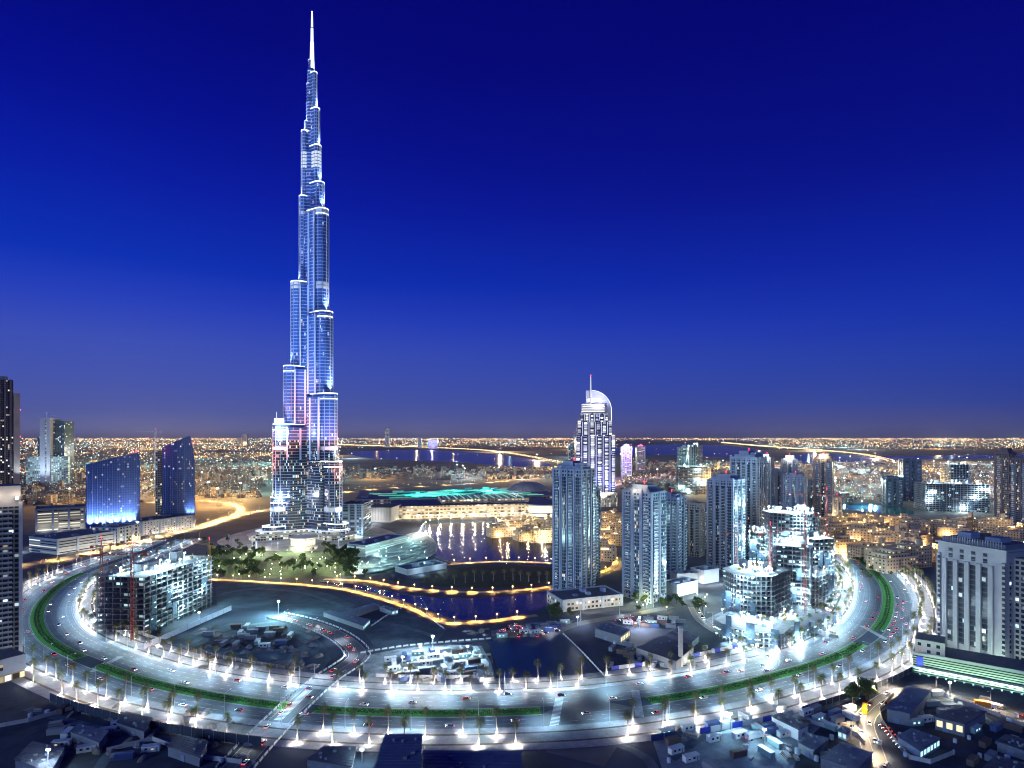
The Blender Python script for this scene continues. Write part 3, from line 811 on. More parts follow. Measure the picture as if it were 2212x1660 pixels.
resid('dark slender tower in the gap behind the tan slab tower', (1512, 1180), (1528, 1182), 1090, 24, 25, 2, lit=.3, wall=MATS['dark_render'], crown=1, redl=False, warm=.6)
resid('grey tower between the horned tower and the warm topped tower', (1666, 1128), (1686, 1129), 1012, 24, 26, 2, lit=.3, wall=GREYW, crown=1, warm=.7)
resid('narrow teal tower just left of the slim brown tower', (1738, 1122), (1757, 1123), 1034, 24, 27, 2, lit=.4, wall=GREYW, tint=(.02, .1, .1), crown=0, redl=False, warm=.95)
resid('small tan tower at the edge of the old quarter', (1800, 1140), (1817, 1141), 1072, 20, 28, 2, lit=.3, wall=mat('tan_render', (.33, .29, .26), .85), crown=1, warm=.1)
resid('dark tower close behind the pale slender tower', (1254, 1250), (1271, 1254), 1046, 20, 29, 2, lit=.25, wall=MATS['dark_render'], crown=0, redl=False, warm=.5)

# the big pale hotel block on the right, with its podium
(ox, oy), rz, w = front((2026, 1405), (2174, 1452))
rt = thing('hotel_block', 'big pale tower block with dark window strips beside the bend', 'hotel', (ox, oy), rz)
HB = hz(1168, oy)
STONE = mat('limestone', (0.32, 0.325, 0.33), 0.8, noise=0.12, nscale=0.08)
HWIN = facade('hotel_windows', (0.30, 0.29, 0.28), (0.012, 0.022, 0.04), 3.2, 3.5, 0.2, 0.25, 0.85, lit=.06, s=1.4, mixb=.9)
HSTRIP = facade('hotel_strips', (0.05, 0.06, 0.08), (0.012, 0.02, 0.035), 2.6, 3.5, 0.05, 0.2, 0.96, lit=.07, s=1.6, mixb=.95)
D = 30.0
b = MB(); b.box(-w / 2, w / 2, 0, D, 0, HB * .95, 0, 1); b.build('wall', [STONE, ROOFG], rt)
for i in range(4):
    x = -w * .30 + i * w * .17
    b = MB(); b.box(x - w * .048, x + w * .048, -.15, 0, 10, HB * .80); b.build('window_strip', HSTRIP, rt)
for i in range(5):
    x = -w * .385 + i * w * .17
    b = MB(); b.box(x - w * .035, x + w * .035, -1.3, 0, 0, HB * .82); b.build('pier', STONE, rt)
for i in range(4):
    x = -w * .30 + i * w * .17
    b = MB(); b.box(x - w * .03, x + w * .03, -.2, 0, HB * .835, HB * .87); b.build('window', HSTRIP, rt)
    b = MB(); b.box(x - w * .03, x + w * .03, -.2, 0, HB * .885, HB * .915); b.build('window', HSTRIP, rt)
for sx in (-1, 1):
    b = MB(); b.box(sx * w * .5 - (2.4 if sx > 0 else -0.0) , sx * w * .5 + (0 if sx > 0 else 2.4), -1.5, -.02, 6, HB * .86); b.build('corner_bay', HWIN, rt)
b = MB()
for i in range(5):
    y = 2.5 + i * 5.6
    b.box(-w / 2 - .25, -w / 2, y, y + 3.2, 12, HB * .86); b.box(w / 2, w / 2 + .25, y, y + 3.2, 12, HB * .86)
b.build('side_windows', HWIN, rt)
b = MB(); b.box(-w / 2 - 1, w / 2 + 1, -1.6, D + 1, HB * .95, HB * .965, 0, 0); b.box(-w * .46, w * .46, 2, D - 2, HB * .965, HB, 1, 2)
b.build('cornice', [STONE, mat('roof_screen', (.16, .17, .2), .7), ROOFG], rt)
b = MB(); b.box(-w * .3, -w * .1, 8, 18, HB, HB + 4); b.box(w * .1, w * .32, 8, 20, HB, HB + 3); b.build('roof_plant', GREYW, rt)
b = MB()
for i in range(24):
    b.box(-w * .44 + i * w * .037, -w * .44 + i * w * .037 + .5, 1.2, 1.7, HB * .965, HB + 1.5)
b.build('roof_louvres', STONE, rt)
# rear wing of the block to the right
b = MB(); b.box(w / 2 + .3, w / 2 + 9, 8, D + 6, 0, HB * .9, 0, 1); b.build('rear_wing', [HWIN, ROOFG], rt)
(px_, py_), rz2, w2 = front((1972, 1452), (2225, 1502))
pod = thing('car_park_podium', 'long low podium with green lit ventilation slats below the pale block', 'car park', (px_, py_), rz2)
PODM = facade('podium_slats', (0.24, 0.26, 0.23), (0.02, 0.03, 0.02), 60, 1.5, 0.0, 0.35, 0.8, lit=.03, s=.6)
b = MB(); b.box(-w2 / 2, w2 / 2, 0, 26, 0, 13, 0, 1); b.build('wall', [PODM, ROOFG], pod)
b = MB(); b.box(-w2 / 2 - .3, w2 / 2 + .3, -.5, -.01, 12.2, 13.8); b.box(-w2 / 2 - .3, w2 / 2 + .3, -1.5, -.01, 3.6, 4.4); b.build('ledge', STONE, pod)
b = MB(); b.box(-w2 / 2 + 1, -w2 / 2 + 17, 1, 18, 13, 22, 0, 1); b.build('corner_block', [facade('corner_block_wall', (.42, .42, .38), (.02, .03, .03), 5, 4.2, .3, .3, .8, lit=.1), ROOFG], pod)
b = MB(); b.box(-w2 / 2 + 2, -w2 / 2 + 5.5, -.25, -.01, 5, 11); b.build('blue_banner', mat('blue_banner', (.02, .03, .5), .6, emit=(.03, .04, .8), es=.35), pod)
for i in range(12):
    x = -w2 / 2 + 4 + i * (w2 - 8) / 11
    b = MB(); b.box(x - .5, x + .5, -3.2, -2.6, 0, 1.0); b.build('wall_washer', GREYW, pod)
    lamp('SPOT', (x, -4.5, 1.2), 8e3, (.5, 1.0, .68), pod, .5, 120, 1, aim=(0, .75, .6))
for i in range(3):
    lamp('POINT', (-w2 * .3 + i * w2 * .3, 30, 10), 6e3, (.75, 1.0, .8), pod, .8)

# near tower at the left edge with roof floodlights
(ox, oy), rz, w = front((-129, 1470), (47, 1437))
lt = thing('apartment_tower', 'near dark apartment tower cut by the left edge, floodlit flat roof', 'apartment tower', (ox, oy), rz)
HL = hz(1098, oy)
LF = facade('left_flats', (0.14, 0.15, 0.17), (0.012, 0.03, 0.05), 3.0, 3.3, 0.1, 0.3, 0.93, lit=.10, s=1.3, mixb=.55)
b = MB(); b.box(-w / 2, w / 2, 0, 24, 0, HL, 0, 1); b.build('wall', [LF, ROOFG], lt)
z = 4.0; k = 0
while z < HL - 2:
    b = MB(); b.box(-w / 2, w / 2 - 5, -1.4, -.02, z, z + .35); b.box(-w / 2, w / 2 - 5, -1.4, -1.25, z + .35, z + 1.15); b.build('balcony', CREAM, lt); z += 3.3
for x in (-w / 2 + 6, -w / 2 + 13, -w / 2 + 20, w / 2 - 12):
    b = MB(); b.box(x, x + .5, -1.7, -1.41, 0, HL); b.build('pier', CREAM, lt)
b = MB(); b.box(w / 2 - 1.6, w / 2 + .4, -1.6, -.02, 0, HL + 3); b.build('pier', CREAM, lt)
b = MB(); b.box(w / 2 + .01, w / 2 + .5, 3, 5, 0, HL + 2); b.box(w / 2 + .01, w / 2 + .5, 18, 20, 0, HL + 2); b.build('pier', CREAM, lt)
HT = hz(1052, oy)
b = MB(); b.box(-w / 2 + .5, w / 2 - .6, .6, 23, HL, HT, 0, 1); b.build('crown', [STONE, ROOFG], lt)
for x in (w / 2 - 2.5, w / 2 - 13):
    b = MB(); b.box(x - .8, x + .8, -2.6, -1.9, HL + 5, HL + 6.6); b.build('roof_floodlight', glow('roof_flood', (1, .9, .7), 8), lt)
    lamp('POINT', (x, -4, HL + 6.5), 2.6e3, (1, .80, .62), lt, .7)
(ox, oy), rz, w = front((-120, 1512), (56, 1462))
lp = thing('podium_building', 'low dark podium with lit shopfronts at the foot of the left tower', 'shop building', (ox, oy), rz)
b = MB(); b.box(-w / 2, w / 2, 0, 22, 5, 15, 0, 1); b.build('wall', [GREYW, ROOFG], lp)
b = MB(); b.box(-w / 2 + .5, w / 2 - .5, .5, 21, 0, 5, 0); b.build('shopfront', facade('shopfront', (.2, .18, .15), (.05, .04, .03), 4, 5, .08, .1, .8, lit=.9, ca=(1, .8, .45), cb=(1, .95, .8), s=1.6), lp)
b = MB(); b.box(w * .05, w * .2, -.2, -.01, 8, 12); b.build('window', facade('dark_win', (.03, .04, .06), (.02, .03, .05), 2, 2, .05, .05, .95, lit=.1), lp)

# far slim tower at the left edge
(ox, oy), rz, w = front((-32, 1105.7), (29, 1102))
ft = thing('office_tower', 'very tall slim tower with a pale side fin at the left edge', 'office tower', (ox, oy), rz)
H = hz(820, oy)
b = MB(); b.box(-w / 2, w / 2, 0, 34, 0, H, 0, 1); b.build('wall', [facade('slim_tower', (.13, .13, .14), (.015, .025, .045), 3, 4, .12, .2, .9, lit=.14, ca=(1, .85, .6), cb=(.9, .95, 1), s=1.3), ROOFG], ft)
for i in range(5):
    x = -w / 2 + (i + .5) * w / 5
    b = MB(); b.box(x - 1.4, x + 1.4, -1.6, -.01, 0, H + 2); b.build('pier', mat('dark_pier', (.12, .13, .16), .5), ft)
Hf = hz(848, oy)
b = MB(); b.box(w / 2 + .5, w / 2 + 11, -2, 30, 0, Hf); b.build('side_fin', STONE, ft)
b = MB(); b.box(-w * .3, w * .3, 6, 26, H, H + 8); b.build('crown', GREYW, ft)
for z in (.35, .62, .85): red_lamp(ft, w / 2 + 11.5, -2, Hf * z, 0, 1.2)
lamp('SPOT', (w / 2 + 8, -16, 60), 1.6e5, (.9, .95, 1), ft, 1.5, 60, 1, aim=(0, .2, 1))

# two towers with a pale lift shaft, in the distance on the left
(ox, oy), rz, w = front((56, 1046), (150, 1046))
pt = thing('office_tower', 'distant pair of slabs with a pale central shaft and low cyan lit wings', 'office tower', (ox, oy), rz)
k = oy / 1296
b = MB(); b.box(-13 * k, 9 * k, -8, 40, 0, hz(903, oy)); b.build('lift_shaft', CREAM, pt)
b = MB(); b.box(9.2 * k, 33 * k, 6, 50, 0, hz(909, oy), 0, 1); b.build('slab', [facade('far_slab', (.05, .08, .1), (.02, .05, .07), 5, 4, .15, .2, .85, lit=.12, mixb=1), ROOFG], pt)
b = MB(); b.box(-26 * k, -14 * k, 8, 50, 0, hz(944, oy), 0, 1); b.build('slab', [MATS['far_slab'], ROOFG], pt)
for x0, x1 in ((-45, -14.2), (9.5, 46)):
    b = MB(); b.box(x0 * k, x1 * k, -4, 5.5, 0, hz(986, oy), 0, 1); b.build('low_wing', [facade('far_wing', (.3, .4, .42), (.03, .08, .09), 7, 5, .2, .2, .9, lit=.7, ca=(.75, 1, .95), cb=(.6, .95, 1), s=.9), ROOFG], pt)
b = MB(); b.tube((-2 * k, 0, hz(903, oy)), (-2 * k, 0, hz(890, oy)), 1.2, 1.2); b.tube((-14 * k, 0, hz(898, oy)), (14 * k, 0, hz(898, oy)), 1.2, 1.0); b.build('roof_crane', STEEL, pt)
b = MB(); b.box(-1.2 * k, 1.2 * k, -9.5, -8.01, 8, hz(910, oy)); b.build('window_strip', facade('shaft_glass', (.1, .15, .2), (.05, .1, .13), 6, 5, .1, .2, .8, lit=.7, cb=(.7, .9, 1), ca=(.8, .9, 1), s=1.0), pt)
lamp('SPOT', (-2 * k, -60, 4), 7e5, (.8, .9, 1), pt, 2, 90, 1, aim=(0, .5, 1))

# twin curved glass towers with sloping tops
CURT = facade('curtain_glass', (0.03, 0.06, 0.20), (0.03, 0.10, 0.40), 2.2, 3.8, 0.10, 0.24, 0.97, lit=.06, ca=(1, .85, .65), cb=(.75, .9, 1), s=.8, wr=.4, gr=.35)  # blue base colour stands in for the sky mirrored in the glass
def sail(name_label, A, B, tl, tr, depth, fins, wpow, peak=.93, drop=30.0):
    (ox, oy), rz, w = front(A, B)
    t = thing('glass_tower', name_label, 'glass tower', (ox, oy), rz)
    hl, hr = hz(tl, oy), hz(tr, oy)
    n = 24
    top = lambda s_: hl + (hr - hl) * (s_ / peak) ** .9 if s_ < peak else hr - drop * ((s_ - peak) / (1 - peak)) ** 1.6
    # gently bowed plan
    bow = lambda s_: -5.0 * math.sin(math.pi * s_)
    b = MB()
    for i in range(n):
        s0, s1 = i / n, (i + 1) / n
        x0, x1 = -w / 2 + w * s0, -w / 2 + w * s1
        for yy, fl in ((0, 0), (depth, 1)):
            y0, y1 = (bow(s0), bow(s1)) if not fl else (depth, depth)
            q = [(x0, y0, 0), (x1, y1, 0), (x1, y1, top(s1)), (x0, y0, top(s0))]
            uv = [(x0, 0), (x1, 0), (x1, top(s1)), (x0, top(s0))]
            b.face(q[::-1] if fl else q, uv[::-1] if fl else uv, 0)
        b.face([(x0, bow(s0), top(s0)), (x1, bow(s1), top(s1)), (x1, depth, top(s1)), (x0, depth, top(s0))], None, 1)
    b.face([(-w / 2, depth, 0), (-w / 2, 0, 0), (-w / 2, 0, hl), (-w / 2, depth, hl)], [(0, 0), (depth, 0), (depth, hl), (0, hl)], 0)
    h1 = top(1)
    b.face([(w / 2, 0, 0), (w / 2, depth, 0), (w / 2, depth, h1), (w / 2, 0, h1)], [(0, 0), (depth, 0), (depth, h1), (0, h1)], 0)
    b.build('curtain_wall', [CURT, ROOFG], t)
    for i in range(fins):
        s_ = (i + .5) / fins; x = -w / 2 + w * s_; y = bow(s_)
        b = MB(); b.box(x - .28, x + .28, y - 1.0, y - .05, 0, top(s_)); b.build('fin', mat('fin_metal', (.09, .14, .36), .4, .3), t)
    for i in range(8):  # floodlights at the foot, also giving the white reflection low down
        s_ = (i + .5) / 8; x = -w / 2 + w * s_
        b = MB(); b.box(x - .6, x + .6, bow(s_) - 4.6, bow(s_) - 3.8, 17.2, 18.2); b.build('floodlight', GREYW, t)
        lamp('SPOT', (x, bow(s_) - 4, 19), wpow, (.92, .95, 1), t, .7, 80, 1, aim=(0, .10, 1))
    red_lamp(t, w * .42, depth * .3, top(.92), 3.0e4, 2.0)
    return t, w
sail('wide blue glass tower with a sloping roof, nearer of the glass pair', (186, 1164.6), (303, 1156), 1003, 978, 30, 22, 5e5, .97, 8.0)
t, w = sail('narrower blue glass tower with a steep sloping roof, farther of the glass pair', (350, 1140.3), (421, 1136), 967, 941, 30, 14, 1.2e5, .84, 46.0)
b = MB(); hh = hz(974, 1050); b.box(-w / 2 - 10, -w / 2 - .5, 4, 28, 0, hh, 0, 1); b.build('side_wing', [facade('side_wing', (.16, .18, .2), (.02, .03, .04), 3.4, 3.8, .15, .2, .85, lit=.22, s=1.1), ROOFG], t)

# the lake hotel with its curved sail crown
(ox, oy), rz, w = front((1246, 1094), (1328, 1094))
ad_ = thing('hotel_tower', 'bright lit hotel tower with a curved sail crown and mast', 'hotel', (ox, oy), R(0))
k = oy / 1296.0
Z = lambda p: hz(p, oy)
HOT = facade('hotel_rooms', (0.5, 0.5, 0.56), (0.03, 0.03, 0.12), 60, 4.0, 0.0, 0.35, 0.95, lit=.62, ca=(1, .97, .92), cb=(.84, .84, 1), s=1.9, mixb=.5)
HOTB = facade('hotel_blue', (0.05, 0.05, 0.14), (0.02, 0.02, 0.14), 3, 4.0, 0.1, 0.2, 0.9, lit=.14, ca=(.3, .35, 1), cb=(.5, .5, 1), s=.9)
def arcplan(x0, x1, dp, bulge, n=10):
    return [(x0 + (x1 - x0) * i / n, -bulge * math.sin(math.pi * i / n)) for i in range(n + 1)] + [(x1, dp), (x0, dp)]
XC = 1287.0
def ax(p): return (p - XC) * k
def tier(p0, p1, z0, z1, bulge, off, nm):
    b = MB(); P = arcplan(ax(p0), ax(p1), 44 - off, bulge)
    P = [(x, y + off) for x, y in P]
    b.prism(P, Z(z0), Z(z1), 0, 1); b.build(nm, [HOTB, ROOFG], ad_)
    n = 11; wd = (ax(p1) - ax(p0)) / n
    for i in range(n):
        if i % 2 == 0:
            x0, x1 = ax(p0) + i * wd, ax(p0) + (i + 1) * wd
            s0 = (i + .5) / n
            y = off - bulge * math.sin(math.pi * s0)
            b = MB(); b.prism([(x0, y - .5), ((x0 + x1) / 2, y - 2.8), (x1, y - .5), (x1, y + 3), (x0, y + 3)], Z(z0), Z(z1) + 3, 0); b.build('room_bay', HOT, ad_)
        else:
            x = ax(p0) + (i + .5) * wd; y = off - bulge * math.sin(math.pi * (i + .5) / n)
            b = MB(); b.box(x - .6, x + .6, y - 1.2, y - .1, Z(z0), Z(z1)); b.build('light_fin', LSOFT, ad_)
tier(1245, 1328.5, 1100, 942, 7, 0, 'shaft')
tier(1248.6, 1322, 941.8, 911, 6, 3, 'upper_shaft')
tier(1255, 1314, 910.8, 895, 5, 6, 'upper_shaft')
b = MB(); b.box(ax(1260), ax(1307), 8, 34, Z(894.8), Z(872), 0, 1)
b.build('lantern_storey', [facade('lantern', (.25, .25, .28), (.3, .3, .3), 90, 5.4, 0, .25, .85, lit=1.2, ca=(1, .97, .92), cb=(.95, .95, 1), s=1.5), ROOFG], ad_)
# curved sail: a thick vertical plate whose top edge follows a quarter arc
pts = [(1268.6, 894), (1268.6, 842), (1281, 842)]
for i in range(1, 13):
    a_ = math.pi / 2 * i / 12
    pts.append((1281 + 43 * math.sin(a_), 842 + 44 * (1 - math.cos(a_))))
pts += [(1324, 1060), (1316, 1060), (1314, 894)]
poly = [(ax(p), Z(q)) for p, q in pts]
b = MB()
for yy, fl in ((20, 0), (27, 1)):
    q = [(x, yy, z) for x, z in poly]
    b.face(q if fl else q[::-1])
n_ = len(poly)
for i in range(n_):
    a_, c_ = poly[i], poly[(i + 1) % n_]
    b.face([(a_[0], 20, a_[1]), (c_[0], 20, c_[1]), (c_[0], 27, c_[1]), (a_[0], 27, a_[1])][::-1])
b.build('sail_crown', mat('sail_panel', (.36, .38, .48), .5, .2), ad_)
edge = [(ax(p), Z(q)) for p, q in pts[2:16]]
b = MB()
for (x0, z0), (x1, z1) in zip(edge[:-1], edge[1:]): b.tube((x0, 19.2, z0), (x1, 19.2, z1), .7, .7, 6)
b.build('sail_edge_light', glow('sail_edge', (.85, .9, 1), 1.6), ad_)
b = MB(); b.box(ax(1272), ax(1300), 18.6, 19.9, Z(866), Z(860)); b.build('crown_light', LWHITE, ad_)
b = MB(); b.tube((ax(1278), 16, Z(872)), (ax(1278), 16, Z(842)), 1.9, 1.9, 8); b.tube((ax(1278), 16, Z(842)), (ax(1278), 16, Z(812)), 1.7, 1.2, 8); b.build('mast', glow('mast_white', (.8, .85, 1), .75), ad_)
red_lamp(ad_, ax(1278), 16, Z(812), 0, 1.8)
b = MB(); b.prism(arcplan(ax(1240), ax(1334), 60, 16, 14), 0, Z(1063), 0, 1); b.build('podium', [facade('hotel_base', (.5, .46, .36), (.1, .08, .05), 3.2, 5, .25, .1, .95, lit=.75, ca=(1, .86, .6), cb=(1, .95, .8), s=1.1), ROOFG], ad_)
for i in range(5): lamp('SPOT', (ax(1250 + i * 18), -24, 10), 6e5, (.92, .92, 1), ad_, 1, 80, 1, aim=(0, .16, 1))

lamp('SPOT', (ax(1292), -16, Z(878)), 2.4e5, (.82, .82, 1), ad_, 1, 110, 1, aim=(0, .8, .5))  # spot added in front so the sail panel shows pale
for z_ in (1040, 940): lamp('SPOT', (ax(1340), 8, Z(z_)), 2e5, (.85, .85, 1), ad_, 1, 60, 1, aim=(-.22, 0, 1))
# slim far towers on the horizon and by the bay
def slim(lbl, px0, px1, base, top, col, ltc, lit=.4, redp=0, s=1.0, cat='tower', glowc=None):
    (ox, oy), rz, w = front((px0, base), (px1, base))
    t = thing('distant_tower', lbl, cat, (ox, oy), 0)
    H = hz(top, oy)
    b = MB(); b.box(-w / 2, w / 2, 0, w * .9, 0, H * .9, 0, 1); b.build('wall', [facade('slim_%d' % px0, col, (.03, .05, .09), w / 4, 5, .15, .2, .9, lit=lit, ca=ltc, cb=(.8, .9, 1), s=s, mixb=.4), ROOFG], t)
    b = MB(); b.box(-w * .3, w * .3, w * .15, w * .7, H * .9, H * .97); b.tube((0, w * .4, H * .97), (0, w * .4, H), w * .06, w * .04, 6); b.build('crown', GREYW, t)
    for sx in (-.5, .5):
        b = MB(); b.box(sx * w - w * .04, sx * w + w * .04, -w * .08, -.02, 0, H * .92); b.build('pier', CREAM, t)
    if redp: red_lamp(t, 0, -2, H * .97, redp, w * .1)
    if glowc: lamp('POINT', (0, -w, H * .95), glowc[0], glowc[1], t, 2)
    return t
slim('slim purple lit tower with a domed top right of the lake hotel', 1344, 1364, 1031, 958, (.3, .28, .42), (.7, .5, 1), .5, 0, 1.1, glowc=(1.2e6, (.6, .3, 1)))
slim('slim tower with red lamps right of the purple tower', 1376, 1393, 1020, 960, (.3, .24, .28), (1, .3, .4), .3, 6e5)
slim('lone thin tower with bright head on the horizon beyond the creek', 832, 841, 967, 922, (.25, .3, .33), (1, .9, .7), .4, 0)
slim('small grey block on the horizon left of the tallest skyscraper', 523, 533, 963, 937, (.2, .24, .4), (.8, .8, 1), .1)
slim('lower grey block beside the small horizon block', 513, 522, 963, 945, (.22, .27, .4), (.8, .8, 1), .1)
slim('purple lit block on the horizon beyond the creek', 926, 944, 969, 949, (.3, .28, .45), (.6, .55, 1), .6, 0, 1.2, glowc=(2e6, (.5, .45, 1)))
slim('thin pale block on the horizon left of the purple block', 903, 910, 968, 944, (.3, .3, .34), (.9, .9, 1), .4)
slim('dark thin tower with cyan lamps just left of the lake hotel', 1228, 1246, 1040, 955, (.08, .13, .16), (.7, 1, .95), .35, s=1.0)
# ================================================================== MALL, DOME, OFFICES, OLD QUARTER
BLUEROOF = mat('blue_grey_roof', (0.07, 0.10, 0.16), 0.7, noise=0.3, nscale=0.05)
TAN = mat('tan_render_warm', (0.40, 0.32, 0.23), 0.85, noise=0.2, nscale=0.15)
MALLW = facade('mall_wall', (0.36, 0.32, 0.26), (0.10, 0.08, 0.06), 7, 6.5, .16, .3, .75, lit=.45, ca=(1, .82, .52), cb=(1, .95, .85), s=1.0, mixb=.4)
(ox, oy), rz, w = front((845, 1122), (1205, 1112))
mall = thing('shopping_mall', 'long low shopping mall with green lit roof behind the lake', 'mall', (ox, oy), rz)
b = MB(); b.box(-w / 2, w / 2, 0, 120, 0, 24, 0, 1); b.build('wall', [MALLW, BLUEROOF], mall)
b = MB(); b.box(-w / 2 - 70, w / 2 + 40, 120.5, 330, 0, 27, 0, 1); b.build('rear_hall', [MALLW, BLUEROOF], mall)
b = MB(); b.box(-w * .2, w * .34, 30, 110, 24.02, 32, 0, 1); b.build('raised_hall', [MALLW, BLUEROOF], mall)
SKYL = glow('green_skylight', (.10, .80, .52), .55); SKYL2 = glow('cyan_skylight', (.40, .92, .80), .5)
r_ = random.Random(5)
for i in range(34):
    x, y = r_.uniform(-w / 2 - 50, w / 2), r_.uniform(128, 318); l = r_.uniform(14, 60)
    b = MB(); b.box(x, x + l, y, y + r_.uniform(2.5, 6), 27.0, 28.6); b.build('skylight', SKYL if r_.random() < .6 else SKYL2, mall)
for i in range(22):
    x = -w * .18 + i * w * .023
    b = MB(); b.box(x, x + 3.2, 34, 104, 32.0, 33.4); b.build('skylight', SKYL2 if i % 2 else mat('skylight_frame', (.25, .35, .36), .5), mall)
for i in range(16):
    b = MB(); x, y = r_.uniform(-w / 2 - 60, w / 2 + 30), r_.uniform(130, 320)
    b.box(x, x + r_.uniform(8, 18), y, y + r_.uniform(6, 14), 27, 27 + r_.uniform(2.5, 5)); b.build('roof_plant', GREYW, mall)
for i in range(9):
    lamp('SPOT', (-w / 2 + r_.uniform(0, w * .72), r_.uniform(140, 300), 52), 1.1e6, (.06, 1, .58), mall, 1.5, 140, 1, aim=(0, 0, -1))
for i in range(16):
    lamp('POINT', (-w / 2 + (i + .5) * w / 16, -9, 6), 1.5e4, (1, .82, .55), mall, .8)
b = MB()
for i in range(10):
    x = -w / 2 + (i + .5) * w / 10; b.box(x - 9, x + 9, -6, -.3, 7, 8.2)
    for q in range(4): b.box(x - 8 + q * 5, x - 7.2 + q * 5, -5.6, -4.8, 0, 7)
b.build('arcade', STONE, mall)
(ox, oy), rz, w = front((790, 1128), (845, 1129))
cb_ = thing('car_park_block', 'plain grey ribbed block standing at the left end of the mall', 'car park', (ox, oy), rz)
b = MB(); b.box(-w / 2, w / 2, 0, 60, 4, 27, 0, 1); b.box(-w / 2 + 2, w / 2 - 2, 2, 58, 0, 4); b.build('wall', [STONE, ROOFG], cb_)
for i in range(9):
    x = -w / 2 + (i + .5) * w / 9; b = MB(); b.box(x - .5, x + .5, -.9, -.02, 4, 27); b.build('rib', mat('rib_grey', (.25, .25, .26), .8), cb_)
lamp('POINT', (0, -16, 8), 3e4, (.95, .95, .9), cb_, 1)

dome = thing('domed_hall', 'low grey shell dome rising behind the mall roof', 'hall', gp(1140, 1083))
prof = [(62 * math.cos(a), 48 * math.sin(a)) for a in [R(90 * i / 9) for i in range(10)]]
b = MB(); n = 30
for k in range(9):
    (r0, z0), (r1, z1) = prof[k], prof[k + 1]
    for i in range(n):
        a0, a1 = 2 * math.pi * i / n, 2 * math.pi * (i + 1) / n
        q = [(r0 * math.cos(a0), r0 * .8 * math.sin(a0), z0), (r0 * math.cos(a1), r0 * .8 * math.sin(a1), z0), (r1 * math.cos(a1), r1 * .8 * math.sin(a1), z1), (r1 * math.cos(a0), r1 * .8 * math.sin(a0), z1)]
        b.face(q if k < 8 else q[:3])
b.build('shell', mat('shell_zinc', (.26, .28, .31), .5, .3), dome, True)
for i in range(10):
    a0 = 2 * math.pi * i / 10
    b = MB()
    for k in range(8):
        (r0, z0), (r1, z1) = prof[k], prof[k + 1]
        b.tube(((r0 + .4) * math.cos(a0), (r0 + .4) * .8 * math.sin(a0), z0 + .3), ((r1 + .4) * math.cos(a0), (r1 + .4) * .8 * math.sin(a0), z1 + .3), .6, .6, 5)
    b.build('rib', GREYW, dome)
lamp('POINT', (-30, -90, 40), 8e4, (1, .9, .8), dome, 2)

# round lit conference building behind the lake's right end
rb = thing('round_pavilion', 'round banded building glowing cream at the right end of the mall front', 'pavilion', gp(1172, 1116))
b = MB(); b.prism(circ(34), 0, 9, 0, 1); b.prism(circ(29), 9, 24, 2, 1); b.build('wall', [MALLW, CONC, MATS['lit_stone']], rb)
b = MB(); b.ring(circ(29.3), 13, 19); b.build('window_band', glow('warm_band', (1, .92, .72), 1.3), rb)
b = MB(); b.prism(circ(31), 24, 26, 0, None, True, True); b.build('roof', BLUEROOF, rb)
for i in range(4): lamp('POINT', (-36 + i * 24, -44, 6), 4.5e4, (1, .88, .6), rb, .8)

# office buildings left: white banded podium, low office, slab with grid front
OFFB = facade('banded_office', (0.42, 0.42, 0.40), (0.05, 0.06, 0.06), 60, 3.6, 0, .42, .8, lit=.5, ca=(1, .95, .82), cb=(.9, 1, .95), s=1.0)
OFFG = facade('grid_office', (0.42, 0.41, 0.38), (0.06, 0.05, 0.05), 5.5, 5.0, .18, .2, .82, lit=.3, ca=(1, .9, .7), cb=(.9, 1, .95), s=.9)
def block(nm, lbl, A, B, top, depth, fm, cat, lampn=0, lc=(1, .95, .85), lp=1.5e4, roofm=None, split=True):
    (ox, oy), rz, w = front(A, B)
    t = thing(nm, lbl, cat, (ox, oy), rz)
    H = hz(top, oy)
    b = MB(); b.box(-w / 2, w / 2, 0, depth, 0, H, 0, 1); b.build('wall', [fm, roofm or ROOFG], t)
    b = MB()
    b.box(-w / 2 - .4, w / 2 + .4, -.4, .4, H + .01, H + 1.2); b.box(-w / 2 - .4, w / 2 + .4, depth - .4, depth + .4, H + .01, H + 1.2)
    b.box(-w / 2 - .4, -w / 2 + .4, .41, depth - .41, H + .01, H + 1.2); b.box(w / 2 - .4, w / 2 + .4, .41, depth - .41, H + .01, H + 1.2)
    b.build('parapet', CREAM, t)
    if split:
        for i in range(4):
            x = -w / 2 + (i) * (w - 3) / 3
            b = MB(); b.box(x, x + 3, -.9, -.02, 0, H + .6); b.build('pier', CREAM, t)
    q = random.Random(len(lbl) + int(A[0]))
    for i in range(4):
        x, y = q.uniform(-w * .4, w * .3), q.uniform(depth * .2, depth * .7)
        b = MB(); b.box(x, x + q.uniform(3, 8), y, y + q.uniform(3, 6), H, H + q.uniform(1.5, 3.5)); b.build('roof_plant', GREYW, t)
    for i in range(lampn):
        lamp('POINT', (-w / 2 + (i + .5) * w / lampn, -8, 4), lp, lc, t, .6)
    return t, w, H
block('office_building', 'long white office podium with lit bands below the nearer glass tower', (122, 1199), (250, 1178), 1157, 60, OFFB, 'office building', 6, lp=2.4e3)
block('office_building', 'short office with a grid of square openings beside the white podium', (252, 1177), (303, 1166), 1137, 40, OFFG, 'office building', 3, lp=2.4e3)
block('office_building', 'stepped low office with bright floor bands left of the glass towers', (76, 1150), (185, 1142), 1098, 50, facade('band_office2', (.35, .34, .3), (.05, .05, .05), 30, 4.4, .02, .4, .8, lit=.6, ca=(1, .9, .65), cb=(.95, 1, .9), s=1.1), 'office building', 3, lp=4e3)
